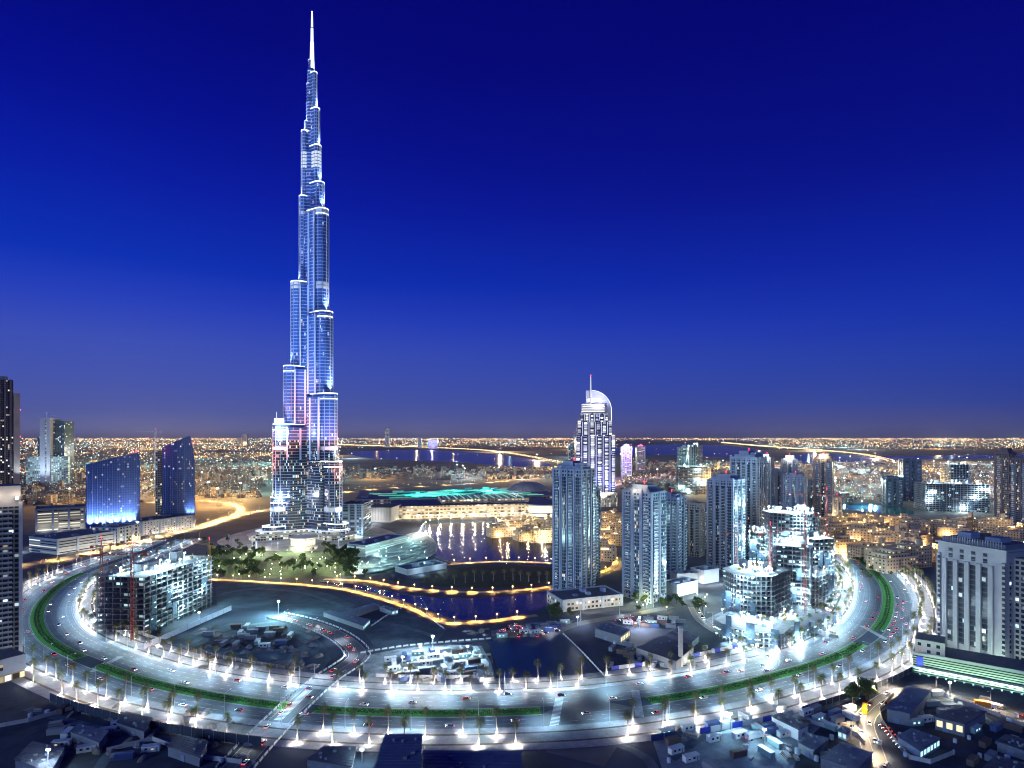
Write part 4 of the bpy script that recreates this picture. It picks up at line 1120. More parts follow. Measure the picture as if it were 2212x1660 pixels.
block('office_building', 'plain pale podium with punched wall below the farther glass tower', (304, 1158), (420, 1140), 1120, 44, facade('punched', (.45, .43, .4), (.08, .07, .06), 5, 3.4, .3, .3, .75, lit=.25, ca=(1, .9, .7), s=.9), 'office building', 6, lp=3.5e3)
block('office_block', 'mid height blue banded office at the right foot of the tallest skyscraper', (737, 1158), (785, 1158), 1090, 50, facade('blue_band', (.10, .15, .22), (.03, .06, .1), 14, 4.2, .03, .35, .85, lit=.3, ca=(.8, .95, 1), cb=(.7, .9, 1), s=.8), 'office building', 2, (.8, .95, 1))
block('site_office', 'white cube building with flat roof among the trees beside the towers', (1462, 1290), (1508, 1279), 1260, 18, CREAM, 'building', 2, (1, .97, .9), 5e3, split=False)
block('site_office', 'second white block with a dark flat roof behind the cube', (1520, 1262), (1553, 1256), 1232, 18, CREAM, 'building', 2, (1, .95, .85), 5e3, split=False)
block('site_office', 'long low cream building linking the white blocks and the tower', (1462, 1262), (1518, 1258), 1240, 14, CREAM, 'building', 2, (1, .9, .7), 5e3, split=False)
block('tower_podium', 'low cream podium with terraces between the basin towers', (1215, 1322), (1345, 1308), 1292, 34, facade('pod_flats', (.40, .38, .36), (.03, .04, .05), 4, 4, .2, .3, .8, lit=.3, ca=(1, .85, .55), s=1.1), 'podium', 5, (1, .85, .6), 2.2e3)
block('quay_shed', 'long low blue roofed shed beside the island quay', (880, 1243), (965, 1228), 1225, 26, mat('shed_cladding', (.24, .28, .34), .6), 'shed', 2, (.7, .95, 1), 5e3, BLUEROOF, False)
block('quay_shed', 'terraced lakeside building glowing cyan left of the lake', (790, 1205), (878, 1180), 1168, 30, facade('terrace_front', (.35, .4, .4), (.1, .15, .15), 30, 2.6, 0, .4, .8, lit=.9, ca=(.7, 1, .95), cb=(.6, .95, 1), s=.8), 'building', 4, (.7, 1, .95), 4e3, BLUEROOF, False)

# old quarter: low tan courtyard houses under warm lamps
WARM_W = facade('old_quarter_wall', (0.40, 0.31, 0.21), (0.04, 0.03, 0.025), 4.2, 3.6, .3, .3, .75, lit=.22, ca=(1, .74, .36), cb=(1, .85, .55), s=1.3)
RLAMP = glow('roof_lamp_warm', (1.0, .74, .34), 3.2)
VAR = ['with stepped roof terraces', 'with a square wind tower', 'round a lit courtyard', 'with a corner turret']
def old_house(v, label, group):
    t = thing('courtyard_block', label, 'apartment block', (0, 0), 0, group)
    q = random.Random(40 + v)
    W_, D_ = (46, 24) if v != 2 else (50, 42)
    H = 15 + 3 * (v % 3)
    if v == 2:
        b = MB(); b.box(-W_ / 2, W_ / 2, 0, 12, 0, H, 0, 1); b.box(-W_ / 2, W_ / 2, 30, 42, 0, H - 3.5, 0, 1)
        b.box(-W_ / 2, -W_ / 2 + 11.5, 12.02, 29.98, 0, H - 2, 0, 1); b.box(W_ / 2 - 11.5, W_ / 2, 12.02, 29.98, 0, H + 3, 0, 1)
    else:
        b = MB(); b.box(-W_ / 2, W_ / 2, 0, D_, 0, H, 0, 1)
    b.build('wall', [WARM_W, TAN], t)
    b = MB()
    if v == 0:
        b.box(-W_ * .42, W_ * .30, 3, D_ - 3, H, H + 4.2, 0, 1); b.box(-W_ * .2, W_ * .12, 5, D_ - 5, H + 4.2, H + 8, 0, 1)
    elif v == 3:
        b.box(W_ * .3, W_ * .49, -1.2, 8, 0.0, H + 7, 0, 1)
    else:
        b.box(-W_ * .3, W_ * .1, 2, 10, H, H + 4, 0, 1)
    b.build('upper_storey', [WARM_W, TAN], t)
    if v in (1, 2):
        b = MB(); b.box(W_ * .2, W_ * .2 + 5, 3, 8, H, H + 9, 0, 0); b.box(W_ * .2 - .4, W_ * .2 + 5.4, 2.6, 8.4, H + 9, H + 9.6); b.build('wind_tower', TAN, t)
    b = MB(); b.box(-W_ / 2 - .3, W_ / 2 + .3, -.5, -.02, H - .6, H + 1.1); b.build('parapet', TAN, t)
    for i in range(4):
        x = q.uniform(-W_ * .45, W_ * .45); y = -.8 if i % 2 else D_ * q.uniform(.3, .8)
        z = H + 1.2 if i % 2 else H + (4.3 if v == 0 else .2)
        b = MB(); b.tube((x, y, z - .4), (x, y, z + .5), .15, .15, 5); b.tube((x, y, z + .5), (x, y, z + 1.6), .95, .7, 7); b.build('roof_lamp', RLAMP, t)
    lamp('POINT', (-W_ * .22, -5, 3.5), 2.4e4, (1, .64, .27), t, .6)
    lamp('POINT', (W_ * .22, D_ * .4, H + 6.5), 2.0e4, (1, .74, .36), t, .6)
    return t
protos, placed = {}, 0
def dim(o):
    """some blocks have their outdoor lamps off"""
    for c in list(o.children):
        if (c.type == 'LIGHT' and rng.random() < .4) or (c.name.startswith('roof_lamp') and rng.random() < .3): bpy.data.objects.remove(c)
OLD = [(1835, 1196), (1868, 1176), (1905, 1162), (1850, 1150), (1822, 1168), (1895, 1212), (1930, 1190), (1948, 1168), (1985, 1150), (1965, 1205), (1885, 1142), (1925, 1138), (2002, 1178), (2030, 1148),
       (1978, 1228), (2005, 1215), (2060, 1160), (2100, 1150), (2150, 1152), (2196, 1160), (2212, 1200), (2205, 1236), (1815, 1146), (1858, 1128), (1950, 1236), (2232, 1176), (1918, 1176), (1992, 1164)]
for i, (x, y) in enumerate(OLD):
    v = i % 4
    a = R([10, -25, 35, -8, 20][i % 5])
    lbl = 'tan low block %s in the warm lit old quarter' % VAR[v]
    if v not in protos: protos[v] = o = old_house(v, lbl, 'old quarter blocks on the right'); o.location = (*gp(x, y), 0); o.rotation_euler = (0, 0, a)
    else: dim(copy_tree(protos[v], (*gp(x, y), 0), a, 0.85 + .3 * ((i * 37) % 10) / 10, lbl, 'old quarter blocks on the right'))
ISL = [(1090, 1160), (1130, 1152), (1168, 1150), (1110, 1142), (1150, 1168), (1185, 1172)]
for i, (x, y) in enumerate(ISL):
    v = i % 4
    copy_tree(protos[v], (*gp(x, y), 0), R([25, 0, -15, 10][i % 4]), .95, 'tan low block %s on the lake shore before the mall' % VAR[v], 'island blocks by the lake')
for i, (x, y) in enumerate([(1285, 1140), (1318, 1132), (1300, 1165), (1280, 1190), (1322, 1180), (1330, 1155), (1294, 1212)]):
    v = (i + 1) % 4
    copy_tree(protos[v], (*gp(x, y), 0), R([-12, 15, 5][i % 3]), .9, 'tan low block %s behind the two basin towers' % VAR[v], 'blocks between the basin towers')

# ================================================================== BUILDING SITES
SLAB = mat('raw_concrete', (0.30, 0.31, 0.33), 0.9, noise=0.3, nscale=0.3)
SLABD = mat('raw_concrete_dark', (0.18, 0.19, 0.21), 0.9, noise=0.3, nscale=0.3)
NET = mat('site_net', (0.04, 0.07, 0.11), 0.9, noise=0.4, nscale=.3)
WORK = glow('work_lamp', (.86, .96, 1.0), 7.0)
WORKT = glow('work_tube', (.55, .95, 1.0), 1.6)
CRANE_RED = mat('crane_red', (0.30, 0.06, 0.05), 0.6)
CRANE_YEL = mat('crane_yellow', (0.42, 0.26, 0.04), 0.6)
def frame(nm, lbl, A, B, top, depth, seed, lights=8, curved=False, power=4e3, dark=False, cores=2, toplit=4, lcol=(.58, .9, 1)):
    (ox, oy), rz, w = front(A, B)
    t = thing(nm, lbl, 'building site', (ox, oy), rz)
    H = hz(top, oy); q = random.Random(seed)
    fh = 3.9; n = max(2, int(H / fh)); fh = H / n
    S = SLABD if dark else SLAB
    def plan(o=0.0):
        if not curved: return [(-w / 2 - o, -o), (w / 2 + o, -o), (w / 2 + o, depth + o), (-w / 2 - o, depth + o)]
        m = 14
        return [(-w / 2 - o + (w + 2 * o) * i / m, -(depth * .35 + o) * math.sin(math.pi * i / m) - o * .3) for i in range(m + 1)] + [(w / 2 + o, depth + o), (-w / 2 - o, depth + o)]
    for k in range(1, n + 1):
        b = MB(); b.prism(plan(.6), k * fh - .38, k * fh, 0, 0, True, True); b.build('floor_slab', S, t)
    P = plan(-.9)
    cols = []
    m = len(P)
    for i in range(m):
        a, c = P[i], P[(i + 1) % m]
        d = math.hypot(c[0] - a[0], c[1] - a[1]); kk = max(1, int(round(d / 6.5)))
        for j in range(kk): cols.append((a[0] + (c[0] - a[0]) * j / kk, a[1] + (c[1] - a[1]) * j / kk))
    for x, y in cols[:90]:
        b = MB(); b.box(x - .4, x + .4, y - .4, y + .4, 0, H - .4); b.build('column', S, t)
    # dark inner partition walls set back behind the edge, some bays boarded or netted
    b = MB(); b.prism(plan(-4.5), 0, H - .5, 0); b.build('inner_wall', facade('rough_inner_%d' % seed, (.07, .08, .10), (.03, .05, .07), 6.5, fh, .12, .12, .88, lit=.12, ca=(.6, .95, 1), cb=(.8, .9, 1), s=1.1), t)
    for i in range(cores):
        x = -w * .25 + i * w * .5 if cores > 1 else 0
        b = MB(); b.box(x - 4, x + 4, depth * .4, depth * .4 + 7, H, H + 6 + 2 * i); b.build('stair_core', S, t)
    r2 = 0
    for i in range(int(w / 3)):
        x, y = q.uniform(-w / 2, w / 2), q.uniform(0, depth)
        b = MB(); h = q.uniform(.8, 2.6)
        if q.random() < .6: b.box(x, x + q.uniform(1, 4), y, y + q.uniform(.6, 3), H, H + h)
        else:
            for e in range(3): b.tube((x + e * .6, y, H), (x + e * .6, y, H + 2.6), .12, .12, 4)
        b.build('stacked_formwork', q.choice([S, CRANE_YEL, mat('timber', (.25, .18, .1), .9), GREYW]), t)
    for i in range(toplit):
        x, y = q.uniform(-w * .45, w * .45), q.uniform(1, depth * .8)
        b = MB(); b.tube((x, y, H), (x, y, H + 4.2), .15, .15, 5); b.box(x - .9, x + .9, y - .9, y - .4, H + 4.2, H + 5.2); b.build('work_light', WORK, t)
        lamp('POINT', (x, y - 1.4, H + 4.8), power * 2.2, lcol, t, .5)
    for i in range(lights):
        k = q.randint(0, n - 1); x = q.uniform(-w * .46, w * .46)
        yy = -1.2 - (depth * .35 * math.sin(math.pi * (x / w + .5)) if curved else 0)
        b = MB(); b.box(x - 1.1, x + 1.1, yy, yy + .35, k * fh + 2.4, k * fh + 3.2); b.build('work_light', WORKT, t)
    for i in range(max(2, lights // 3)):
        k = q.randint(0, n - 1); x = q.uniform(-w * .46, w * .46)
        lamp('POINT', (x, -3.5 - (depth * .35 if curved else 0), k * fh + 2.6), power * 2.0, lcol, t, .4)
    for i in range(5):
        x = q.uniform(-w * .5, w * .4); z0 = q.uniform(0, H * .5); x1 = x + q.uniform(3, 7)
        yy = -1.0 - (depth * .35 * math.sin(math.pi * ((x + x1) / 2 / w + .5)) if curved else 0)
        b = MB(); b.box(x, x1, yy - .1, yy, z0, z0 + q.uniform(8, 16)); b.build('safety_net', NET, t)
    return t, w, H
def crane(lbl, px, py, top, jib, ang, m, scale=1.0):
    X, Y = gp(px, py); H = hz(top, Y)
    t = thing('tower_crane', lbl, 'tower crane', (X, Y), R(ang))
    b = MB(); s_ = .95 * scale
    for sx in (-s_, s_):
        for sy in (-s_, s_): b.tube((sx, sy, 0), (sx, sy, H), .17 * scale, .17 * scale, 4)
    z = 0; k = 0
    while z < H - 2:
        for (x0, y0, x1, y1) in ((-s_, -s_, s_, -s_), (s_, -s_, s_, s_), (s_, s_, -s_, s_), (-s_, s_, -s_, -s_)):
            b.tube((x0, y0, z), (x1, y1, z + 2), .11 * scale, .11 * scale, 4, cap=False)
        z += 2.0
    b.build('mast', m, t)
    b = MB()
    for yy, zz in ((-.7, 0), (.7, 0), (0, 1.4)): b.tube((0, yy, H + zz), (jib, yy * .6, H + zz * .5), .17 * scale, .12 * scale, 4)
    x = 0
    while x < jib - 2:
        b.tube((x, -.7, H), (x + 1.5, 0, H + 1.3), .09, .09, 4, cap=False); b.tube((x + 1.5, 0, H + 1.3), (x + 3, .7, H), .09, .09, 4, cap=False); x += 3
    b.build('jib', m, t)
    b = MB(); b.tube((0, -.7, H), (-jib * .3, -.7, H), .2, .2, 4); b.tube((0, .7, H), (-jib * .3, .7, H), .2, .2, 4); b.box(-jib * .3, -jib * .3 + 3, -1, 1, H - 2.4, H - .3); b.build('counter_jib', m, t)
    b = MB(); b.tube((0, 0, H), (0, 0, H + 6), .5, .2, 5); b.tube((0, 0, H + 6), (jib * .6, 0, H + .9), .08, .08, 4); b.tube((0, 0, H + 6), (-jib * .28, 0, H), .08, .08, 4); b.build('tower_head', m, t)
    b = MB(); b.box(.6, 2.2, -1.9, -.75, H - 2.4, H - .2); b.build('cab', GREYW, t)
    red_lamp(t, 0, 0, H + 6, 0, .5)
    return t
frame('building_site', 'large concrete frame under construction inside the left of the bend', (312, 1374), (459, 1308), 1222, 42, 51, 22, power=9e3, toplit=12, cores=2, dark=True)
frame('building_site', 'low curved frame wrapped round the front of the left building site', (212, 1318), (302, 1372), 1345, 26, 52, 8, True, 3e3, True, 0, 1)
frame('building_site', 'round topped concrete frame with bright deck in front on the right site', (1562, 1338), (1668, 1362), 1236, 40, 53, 20, True, 1.1e4, dark=True, cores=2, toplit=10)
frame('building_site', 'mid height concrete frame with netting behind the round topped frame', (1672, 1312), (1752, 1322), 1180, 34, 54, 20, False, 1.1e4, dark=True, cores=2, toplit=8)
frame('building_site', 'tallest rough frame with bright roof deck at the back of the right site', (1660, 1232), (1770, 1236), 1108, 36, 55, 26, True, 2.2e4, dark=True, cores=2, toplit=12)
frame('building_site', 'grey rounded frame wrapped in sheeting at the right end of the site', (1762, 1312), (1808, 1296), 1240, 26, 56, 8, False, 4e3, cores=1, toplit=3)
frame('building_site', 'low curved podium frame along the edge of the right site', (1545, 1372), (1690, 1404), 1352, 34, 57, 20, True, 5e3, cores=0, toplit=5)
frame('building_site', 'low unfinished deck stretching toward the bend on the right site', (1694, 1400), (1812, 1350), 1350, 40, 58, 14, False, 5e3, cores=0, toplit=6)
frame('building_site', 'slim half clad frame rising left of the tallest rough frame', (1618, 1226), (1656, 1229), 1150, 26, 64, 14, False, 1.6e4, dark=True, cores=1, toplit=5)
frame('building_site', 'narrow grey frame between the rough frame and the bend', (1760, 1262), (1802, 1258), 1164, 26, 65, 14, False, 1.6e4, dark=True, cores=1, toplit=5)
frame('building_site', 'squat lit frame in the middle of the right site behind the cranes', (1690, 1270), (1752, 1275), 1196, 28, 66, 18, False, 1.4e4, cores=1, toplit=6)
frame('building_site', 'low lit deck filling the gap behind the round topped frame', (1580, 1296), (1640, 1304), 1262, 26, 67, 12, False, 1.2e4, cores=0, toplit=5)
frame('building_site', 'distant frame lit cyan beyond the white tower cluster', (1462, 1052), (1488, 1053), 966, 40, 59, 8, False, 3e4, cores=1, toplit=2, lcol=(.6, 1, .95))
frame('building_site', 'second distant frame with red lamps beyond the white tower cluster', (1489, 1056), (1506, 1057), 962, 40, 60, 8, False, 3e4, cores=1, toplit=2, lcol=(.6, 1, .95))
frame('building_site', 'low broad cyan lit frame at the foot of the distant frames', (1460, 1066), (1536, 1068), 1008, 60, 61, 18, False, 4e4, cores=0, toplit=3, lcol=(.6, 1, .95))
frame('building_site', 'long low blue frame by the bay on the right', (1998, 1104), (2146, 1108), 1046, 60, 62, 22, False, 2.2e4, cores=2, toplit=5, lcol=(.7, .95, 1))
frame('building_site', 'square blue frame with red roof lamps above the long low frame', (2052, 1082), (2100, 1083), 1003, 50, 63, 10, False, 5e4, cores=0, toplit=2, lcol=(.7, .95, 1))
crane('red tower crane in front of the left building site', 286, 1384, 1196, 34, 200, CRANE_RED)
crane('brown tower crane behind the left building site', 219, 1300, 1178, 30, 20, CRANE_RED)
crane('yellow tower crane standing at the back corner of the left site', 452, 1262, 1178, 32, 150, CRANE_YEL)
crane('red tower crane rising before the mid height frame', 1664, 1352, 1150, 42, 25, CRANE_RED)
crane('red tower crane right of the mid height frame', 1738, 1342, 1108, 40, 190, CRANE_RED)
crane('dark red tower crane behind the tallest rough frame', 1786, 1240, 1070, 48, 160, CRANE_RED)
crane('tower crane left of the white tower with plain side wall', 1590, 1262, 1150, 40, 10, CRANE_RED)
crane('distant tower crane between the two glass towers', 336, 1060, 932, 60, 180, STEEL, 2.0)
crane('long jibbed tower crane in front of the distant horizon left of the lake hotel', 1240, 1020, 938, 130, 190, STEEL, 1.6)

# lamps added along the far shore to streak the lake with reflections
pr = None
for (x, y, nx, ny) in resample(smooth_path([gp(*p) for p in ((905, 1166), (925, 1137), (990, 1129), (1065, 1127), (1085, 1149), (1135, 1166), (1190, 1178))], 8), 24):
    lbl, grp = 'bright lamp post added on the far shore for streaks in the lake', 'added lamps on the far lake shore'
    if pr is None:
        pr = thing('added_shore_lamp', lbl, 'lamp post', (x, y), 0, grp)
        b = MB(); b.tube((0, 0, 0), (0, 0, 9), .2, .14, 6); b.build('pole', STEEL, pr)
        b = MB(); b.tube((0, 0, 9), (0, 0, 11), .9, .7, 8); b.build('lantern', glow('added_shore_lantern', (1, .9, .66), 7), pr)
        lamp('POINT', (0, 0, 12), 3.2e4, (1, .88, .62), pr, .5)
    else: copy_tree(pr, (x, y, 0), 0, 1, lbl, grp)

for i, (px, py) in enumerate(((1690, 1345), (1730, 1350), (1770, 1300), (1640, 1330), (1800, 1262), (1610, 1290), (1720, 1290), (1822, 1300), (1560, 1330))):
    t = thing('site_lamp', 'tripod site lamp on the ground between the frames of the right site', 'site lamp', gp(px, py), 0, 'site lamps on the right site')
    b = MB(); b.tube((0, 0, 0), (0, 0, 5), .15, .12, 6); b.build('pole', STEEL, t)
    b = MB(); b.box(-.8, .8, -.2, .2, 5, 6); b.build('lamp_head', WORK, t)
    lamp('POINT', (0, -.9, 5.6), 1.0e4, (.6, .88, 1), t, .5)
# ================================================================== STREET LAMPS, PALMS, TREES
WLAMP = glow('street_lamp_white', (.86, .95, 1.0), 12.0)
OLAMP = glow('street_lamp_amber', (1.0, .62, .2), 9.0)
POLE = mat('galvanised_pole', (.35, .37, .40), .45, .6)
def inview(x, y, m=70): 
    px, py = bpx((x, y)); return -m < px < 2212 + m and py < 1660 + m
def mast(label, h, arm, two, col, em, power, group, name='street_lamp'):
    t = thing(name, label, 'street lamp', (0, 0), 0, group)
    b = MB(); b.tube((0, 0, 0), (0, 0, .5), .3, .3, 8); b.tube((0, 0, .5), (0, 0, h), .16, .09, 6); b.build('pole', POLE, t)
    for s_ in ((1, -1) if two else (1,)):
        b = MB(); b.tube((0, 0, h - .3), (s_ * arm, 0, h + .3), .08, .06, 5); b.build('arm', POLE, t)
        b = MB(); b.box(s_ * arm - .6, s_ * arm + .6, -.28, .28, h + .12, h + .34, 0); b.face([(s_ * arm - .55, -.25, h + .1), (s_ * arm - .55, .25, h + .1), (s_ * arm + .55, .25, h + .1), (s_ * arm + .55, -.25, h + .1)], None, 1)
        b.build('lantern', [POLE, em], t)
        if power: lamp('SPOT', (s_ * arm, 0, h), power, col, t, .35, 132, 1.0, aim=(0, 0, -1))
    return t
def row(path, off, spacing, maker, start=0.0, jit=0.0, face=0.0):
    out = []
    for (x, y, nx, ny) in resample(path, spacing, start):
        x += nx * off + rng.uniform(-jit, jit); y += ny * off + rng.uniform(-jit, jit)
        if inview(x, y): out.append((x, y, math.atan2(ny, nx) + face))
    return out
WHITE = (.46, .78, 1.0)
first = None
spots = row(BLV, 25.8, 34, None, 8, 0, math.pi)
pr = mast('tall white street lamp on the inner edge of the curving boulevard', 13, 4.5, False, WHITE, WLAMP, 5.2e4, 'lamps along the inner boulevard road')
for i, (x, y, a) in enumerate(spots):
    if i == 0: pr.location = (x, y, .19); pr.rotation_euler.z = a
    else: copy_tree(pr, (x, y, .19), a)
spots = row(BLV, -19.4, 34, None, 24, 0, 0)
pr = mast('tall white street lamp on the outer edge of the curving boulevard', 13, 4.5, False, WHITE, WLAMP, 3.2e4, 'lamps along the outer boulevard road')
for i, (x, y, a) in enumerate(spots):
    if i == 0: pr.location = (x, y, .19); pr.rotation_euler.z = a
    else: copy_tree(pr, (x, y, .19), a)

# palms: tapered ringed trunk, two dozen feathered fronds
TRUNK = mat('palm_trunk', (.26, .22, .17), .95, noise=.4, nscale=3.0)
FROND = [mat('palm_frond', (.10, .12, .035), .7, noise=.45, nscale=1.2), mat('palm_frond_dry', (.17, .14, .05), .8, noise=.4, nscale=1.2)]
def palm(seed, h, label, group, nf=26):
    q = random.Random(seed)
    t = thing('palm_tree', label, 'palm tree', (0, 0), 0, group)
    b = MB(); lx, ly = q.uniform(-.3, .3), q.uniform(-.3, .3)
    n = 7
    for i in range(n):
        f0, f1 = i / n, (i + 1) / n
        b.tube((lx * f0 * f0, ly * f0 * f0, h * f0), (lx * f1 * f1, ly * f1 * f1, h * f1), .30 - .10 * f0, .34 - .10 * f1, 7, cap=False)
    b.tube((lx, ly, h - .9), (lx, ly, h + .2), .26, .48, 7)
    b.build('trunk', TRUNK, t)
    b = MB()
    for k in range(nf):
        a = 2 * math.pi * (k * .381966) + q.uniform(-.2, .2)
        up = R(70 - 88 * (k / nf) + q.uniform(-10, 10)); L_ = q.uniform(2.5, 3.2)
        ca, sa = math.cos(a), math.sin(a)
        pts, p, d = [], Vector((lx, ly, h)), up
        for j in range(7):
            pts.append(p.copy()); p = p + Vector((ca * math.cos(d), sa * math.cos(d), math.sin(d))) * (L_ / 6); d -= R(13)
        side = Vector((-sa, ca, 0)); m_ = 1 if k > nf * .72 else 0
        for j in range(6):
            p0, p1 = pts[j], pts[j + 1]
            wid = .95 * math.sin(math.pi * (j + .9) / 7.2) + .1
            for s_ in (-1, 1):
                for e in (0, .5):
                    r0 = p0.lerp(p1, e); r1 = p0.lerp(p1, e + .34)
                    tip = p0.lerp(p1, e + .75) + side * s_ * wid + Vector((0, 0, -.28 * wid))
                    b.face([r0, r1, tip] if s_ > 0 else [r1, r0, tip], None, m_)
    b.build('crown', FROND, t)
    return t
FIX = glow('uplight_lens', (1.0, .95, .86), 10.0)
def uplight(label, power, group, col=(1, .93, .84)):
    t = thing('ground_lamp', label, 'ground lamp', (0, 0), 0, group)
    b = MB(); b.tube((0, 0, 0), (0, 0, .35), .45, .45, 8, 0, True); b.build('housing', POLE, t)
    b = MB(); b.tube((0, 0, .36), (0, 0, .75), .42, .30, 8); b.build('lens', FIX, t)
    lamp('POINT', (0, 0, 1.6), power, col, t, .22)
    return t
protoP, protoU = {}, {}
count = 0
uprow = 0
for (off, sp, st, side) in ((30, 17.5, 3, 'inner'), (41, 17.5, 11, 'inner'), (-24.8, 17.5, 6, 'outer'), (-35.5, 17.5, 14, 'outer')):
    pts = row(BLV, off, sp, None, st, 1.0)
    for k, (x, y, a) in enumerate(pts):
        if min(math.hypot(x - p[0], y - p[1]) for P_ in (X1, X2) for p in P_) < 10: continue
        px, py = bpx((x, y))
        if 1190 < px < 1340 and side == 'outer': continue
        if (py < 1235 and k % 2) or rng.random() < .09: continue
        zone = 'left' if px < 560 else ('right' if px > 1460 else 'front')
        h = rng.uniform(6.2, 9.6); var = rng.randint(0, 3)
        key = (var,)
        lbl = {'left': 'date palm on the %s pavement where the boulevard bends at the left', 'right': 'date palm on the %s pavement where the boulevard bends at the right', 'front': 'date palm on the %s pavement at the front of the boulevard'}[zone] % side
        grp = 'palms on the %s pavement, %s part' % (side, zone)
        if var not in protoP:
            o = protoP[var] = palm(70 + var, [7.0, 8.2, 9.2, 7.6][var], lbl, grp)
            o.location = (x, y, .19)
        else: o = copy_tree(protoP[var], (x, y, .19), rng.uniform(0, 6.28), 1.0, lbl, grp)
        xy = rng.uniform(.82, 1.12); zz = rng.uniform(1.3, 1.7) if side == 'outer' else rng.uniform(.95, 1.3)
        o.scale = (xy, xy, zz)
        o.rotation_euler.x, o.rotation_euler.y = rng.uniform(-.05, .05), rng.uniform(-.05, .05)
        count += 1
        if True:
            ul = 'bright ground lamp at the foot of a palm on the %s pavement, %s part' % (side, zone)
            gu = 'ground lamps at the palms, %s %s' % (side, zone)
            lx, ly = x + rng.uniform(-.9, .9), y - 1.1
            pw = 0
            if side not in protoU:
                u = protoU[side] = uplight(ul, 2.6e3 if side == 'inner' else 3.6e3, gu); u.location = (lx, ly, .19)
            else: copy_tree(protoU[side], (lx, ly, .19), 0, rng.uniform(.8, 1.15), ul, gu)
# palms in the dark island park
for i in range(11):
    x, y = gp(985 + i * 20 + rng.uniform(-4, 4), 1262 - 8 * math.sin(i * .3))
    copy_tree(protoP[i % 4], (x, y, .3), i, 1.25, 'palm in the dark park on the island in the basin', 'palms in the island park')

# amber lamps along the quays
pr = None
for path, off, sp, lbl, grp in ((Q1, 2.2, 19, 'small amber lamp post along the near quay of the basin', 'amber lamps on the near quay'), (Q2, -2.4, 20, 'small amber lamp post along the island quay', 'amber lamps on the island quay'),
                                (Q3, 2.5, 20, 'small amber lamp post along the back quay of the lake', 'amber lamps on the back quay')):
    for (x, y, nx, ny) in resample(path, sp, 4):
        x += nx * off; y += ny * off
        if pr is None:
            pr = thing('quay_lamp', lbl, 'lamp post', (x, y, .5), 0, grp)
            b = MB(); b.tube((0, 0, 0), (0, 0, 4.4), .14, .1, 6); b.build('pole', POLE, pr)
            b = MB(); b.tube((0, 0, 4.4), (0, 0, 5.3), .42, .55, 8); b.build('lantern', glow('amber_lantern', (1, .66, .25), 9), pr)
            lamp('SPOT', (0, 0, 6.4), 1.3e5, (1, .45, .10), pr, .4, 104, .9, aim=(0, 0, -1))
        else: copy_tree(pr, (x, y, .5), 0, 1.0, lbl, grp)
# amber highway lamps
def masts(path, off, sp, lbl, grp, h, power, col, em, two=True):
    p = None
    for (x, y, a) in row(path, off, sp, None, 5, 0, math.pi if off > 0 else 0):
        if p is None: p = mast(lbl, h, 3.5, two, col, em, power, grp); p.location = (x, y, 0); p.rotation_euler.z = a
        else: copy_tree(p, (x, y, 0), a)
AMB = (1, .55, .16)
masts(HWY1, 0, 46, 'amber highway lamp on the road behind the glass towers', 'lamps on the left highway', 14, 2.2e5, AMB, OLAMP)
masts(HWY2, 0, 50, 'amber lamp on the curving ramp beside the tallest skyscraper', 'lamps on the curving ramp', 14, 2.2e5, AMB, OLAMP)
masts(HWY5, 0, 90, 'amber lamp on the road behind the mall', 'lamps on the road behind the mall', 16, 3e5, AMB, OLAMP)
masts(X6, 7, 40, 'white lamp on the slip road left of the boulevard', 'lamps on the slip road', 12, 3e4, (.9, .95, 1), WLAMP, False)
masts(X3, 6, 26, 'white lamp on the loop road round the right site', 'lamps on the loop road', 9, 6e3, (.9, .95, 1), WLAMP, False)

masts(X4, 6.5, 24, 'warm street lamp added for the headlamp glow of the street among the sheds at lower right', 'added lamps on the street among the sheds', 9, 9e4, (1, .74, .46), WLAMP, False)  # added lamps give this street its headlamp light
masts(X1, 8, 40, 'white street lamp added beside the road crossing the lots', 'added lamps on the crossing road', 9, 1.5e4, (.8, .9, 1), WLAMP, False)  # added for the light of passing cars on this road
masts(X5, 5.5, 40, 'white street lamp on the back street below the basin towers', 'lamps on the back street', 9, 1.2e4, (.75, .88, 1), WLAMP, False)
# masts with a strong site floodlight
def flood(lbl, px, py, h, power, col=(.48, .82, 1)):
    X, Y = gp(px, py)
    t = thing('floodlight_mast', lbl, 'floodlight mast', (X, Y))
    b = MB(); b.tube((0, 0, 0), (0, 0, h), .22, .14, 6); b.build('pole', POLE, t)
    b = MB(); b.box(-.8, .8, -.3, .3, h, h + .8); b.build('floodlight', glow('flood_lens', (.88, .97, 1), 14), t)
    lamp('POINT', (0, -1.2, h + .8), power, col, t, .7)
flood('floodlight mast at the end of the crossing road beside the dark lot', 602, 1330, 12, 1.6e5, (.45, .9, 1))
flood('floodlight mast over the rubble of the bright works yard', 935, 1412, 12, 1.2e5, (.7, .92, 1))
flood('floodlight mast at the lower left dark ground', 104, 1668, 10, 1.2e4, (.7, .9, 1))
flood('floodlight mast beside the parking lot sheds', 1382, 1358, 9, 5e4, (.8, .85, 1))
flood('floodlight mast right of the parking lot floodlight', 1248, 1352, 7, 7e3, (.8, .85, 1))
flood('floodlight mast by the white wall of the left site', 430, 1342, 7, 1.2e4, (.6, 1, .95))
flood('floodlight mast on the right site toward the bend', 1786, 1338, 9, 6e3, (.75, .8, 1))
flood('floodlight mast by the bay, brilliant white', 2028, 1050, 40, 1.6e6, (.95, .95, 1))
flood('second brilliant floodlight mast by the bay', 2118, 1056, 40, 1.6e6, (.85, 1, 1))
flood('floodlight mast beside the street past the grey roofed sheds', 2052, 1508, 9, 1.6e4, (.9, 1, .85))
flood('warm floodlight mast behind the pale tower block', 2218, 1360, 12, 2.5e4, (1, .95, .8))
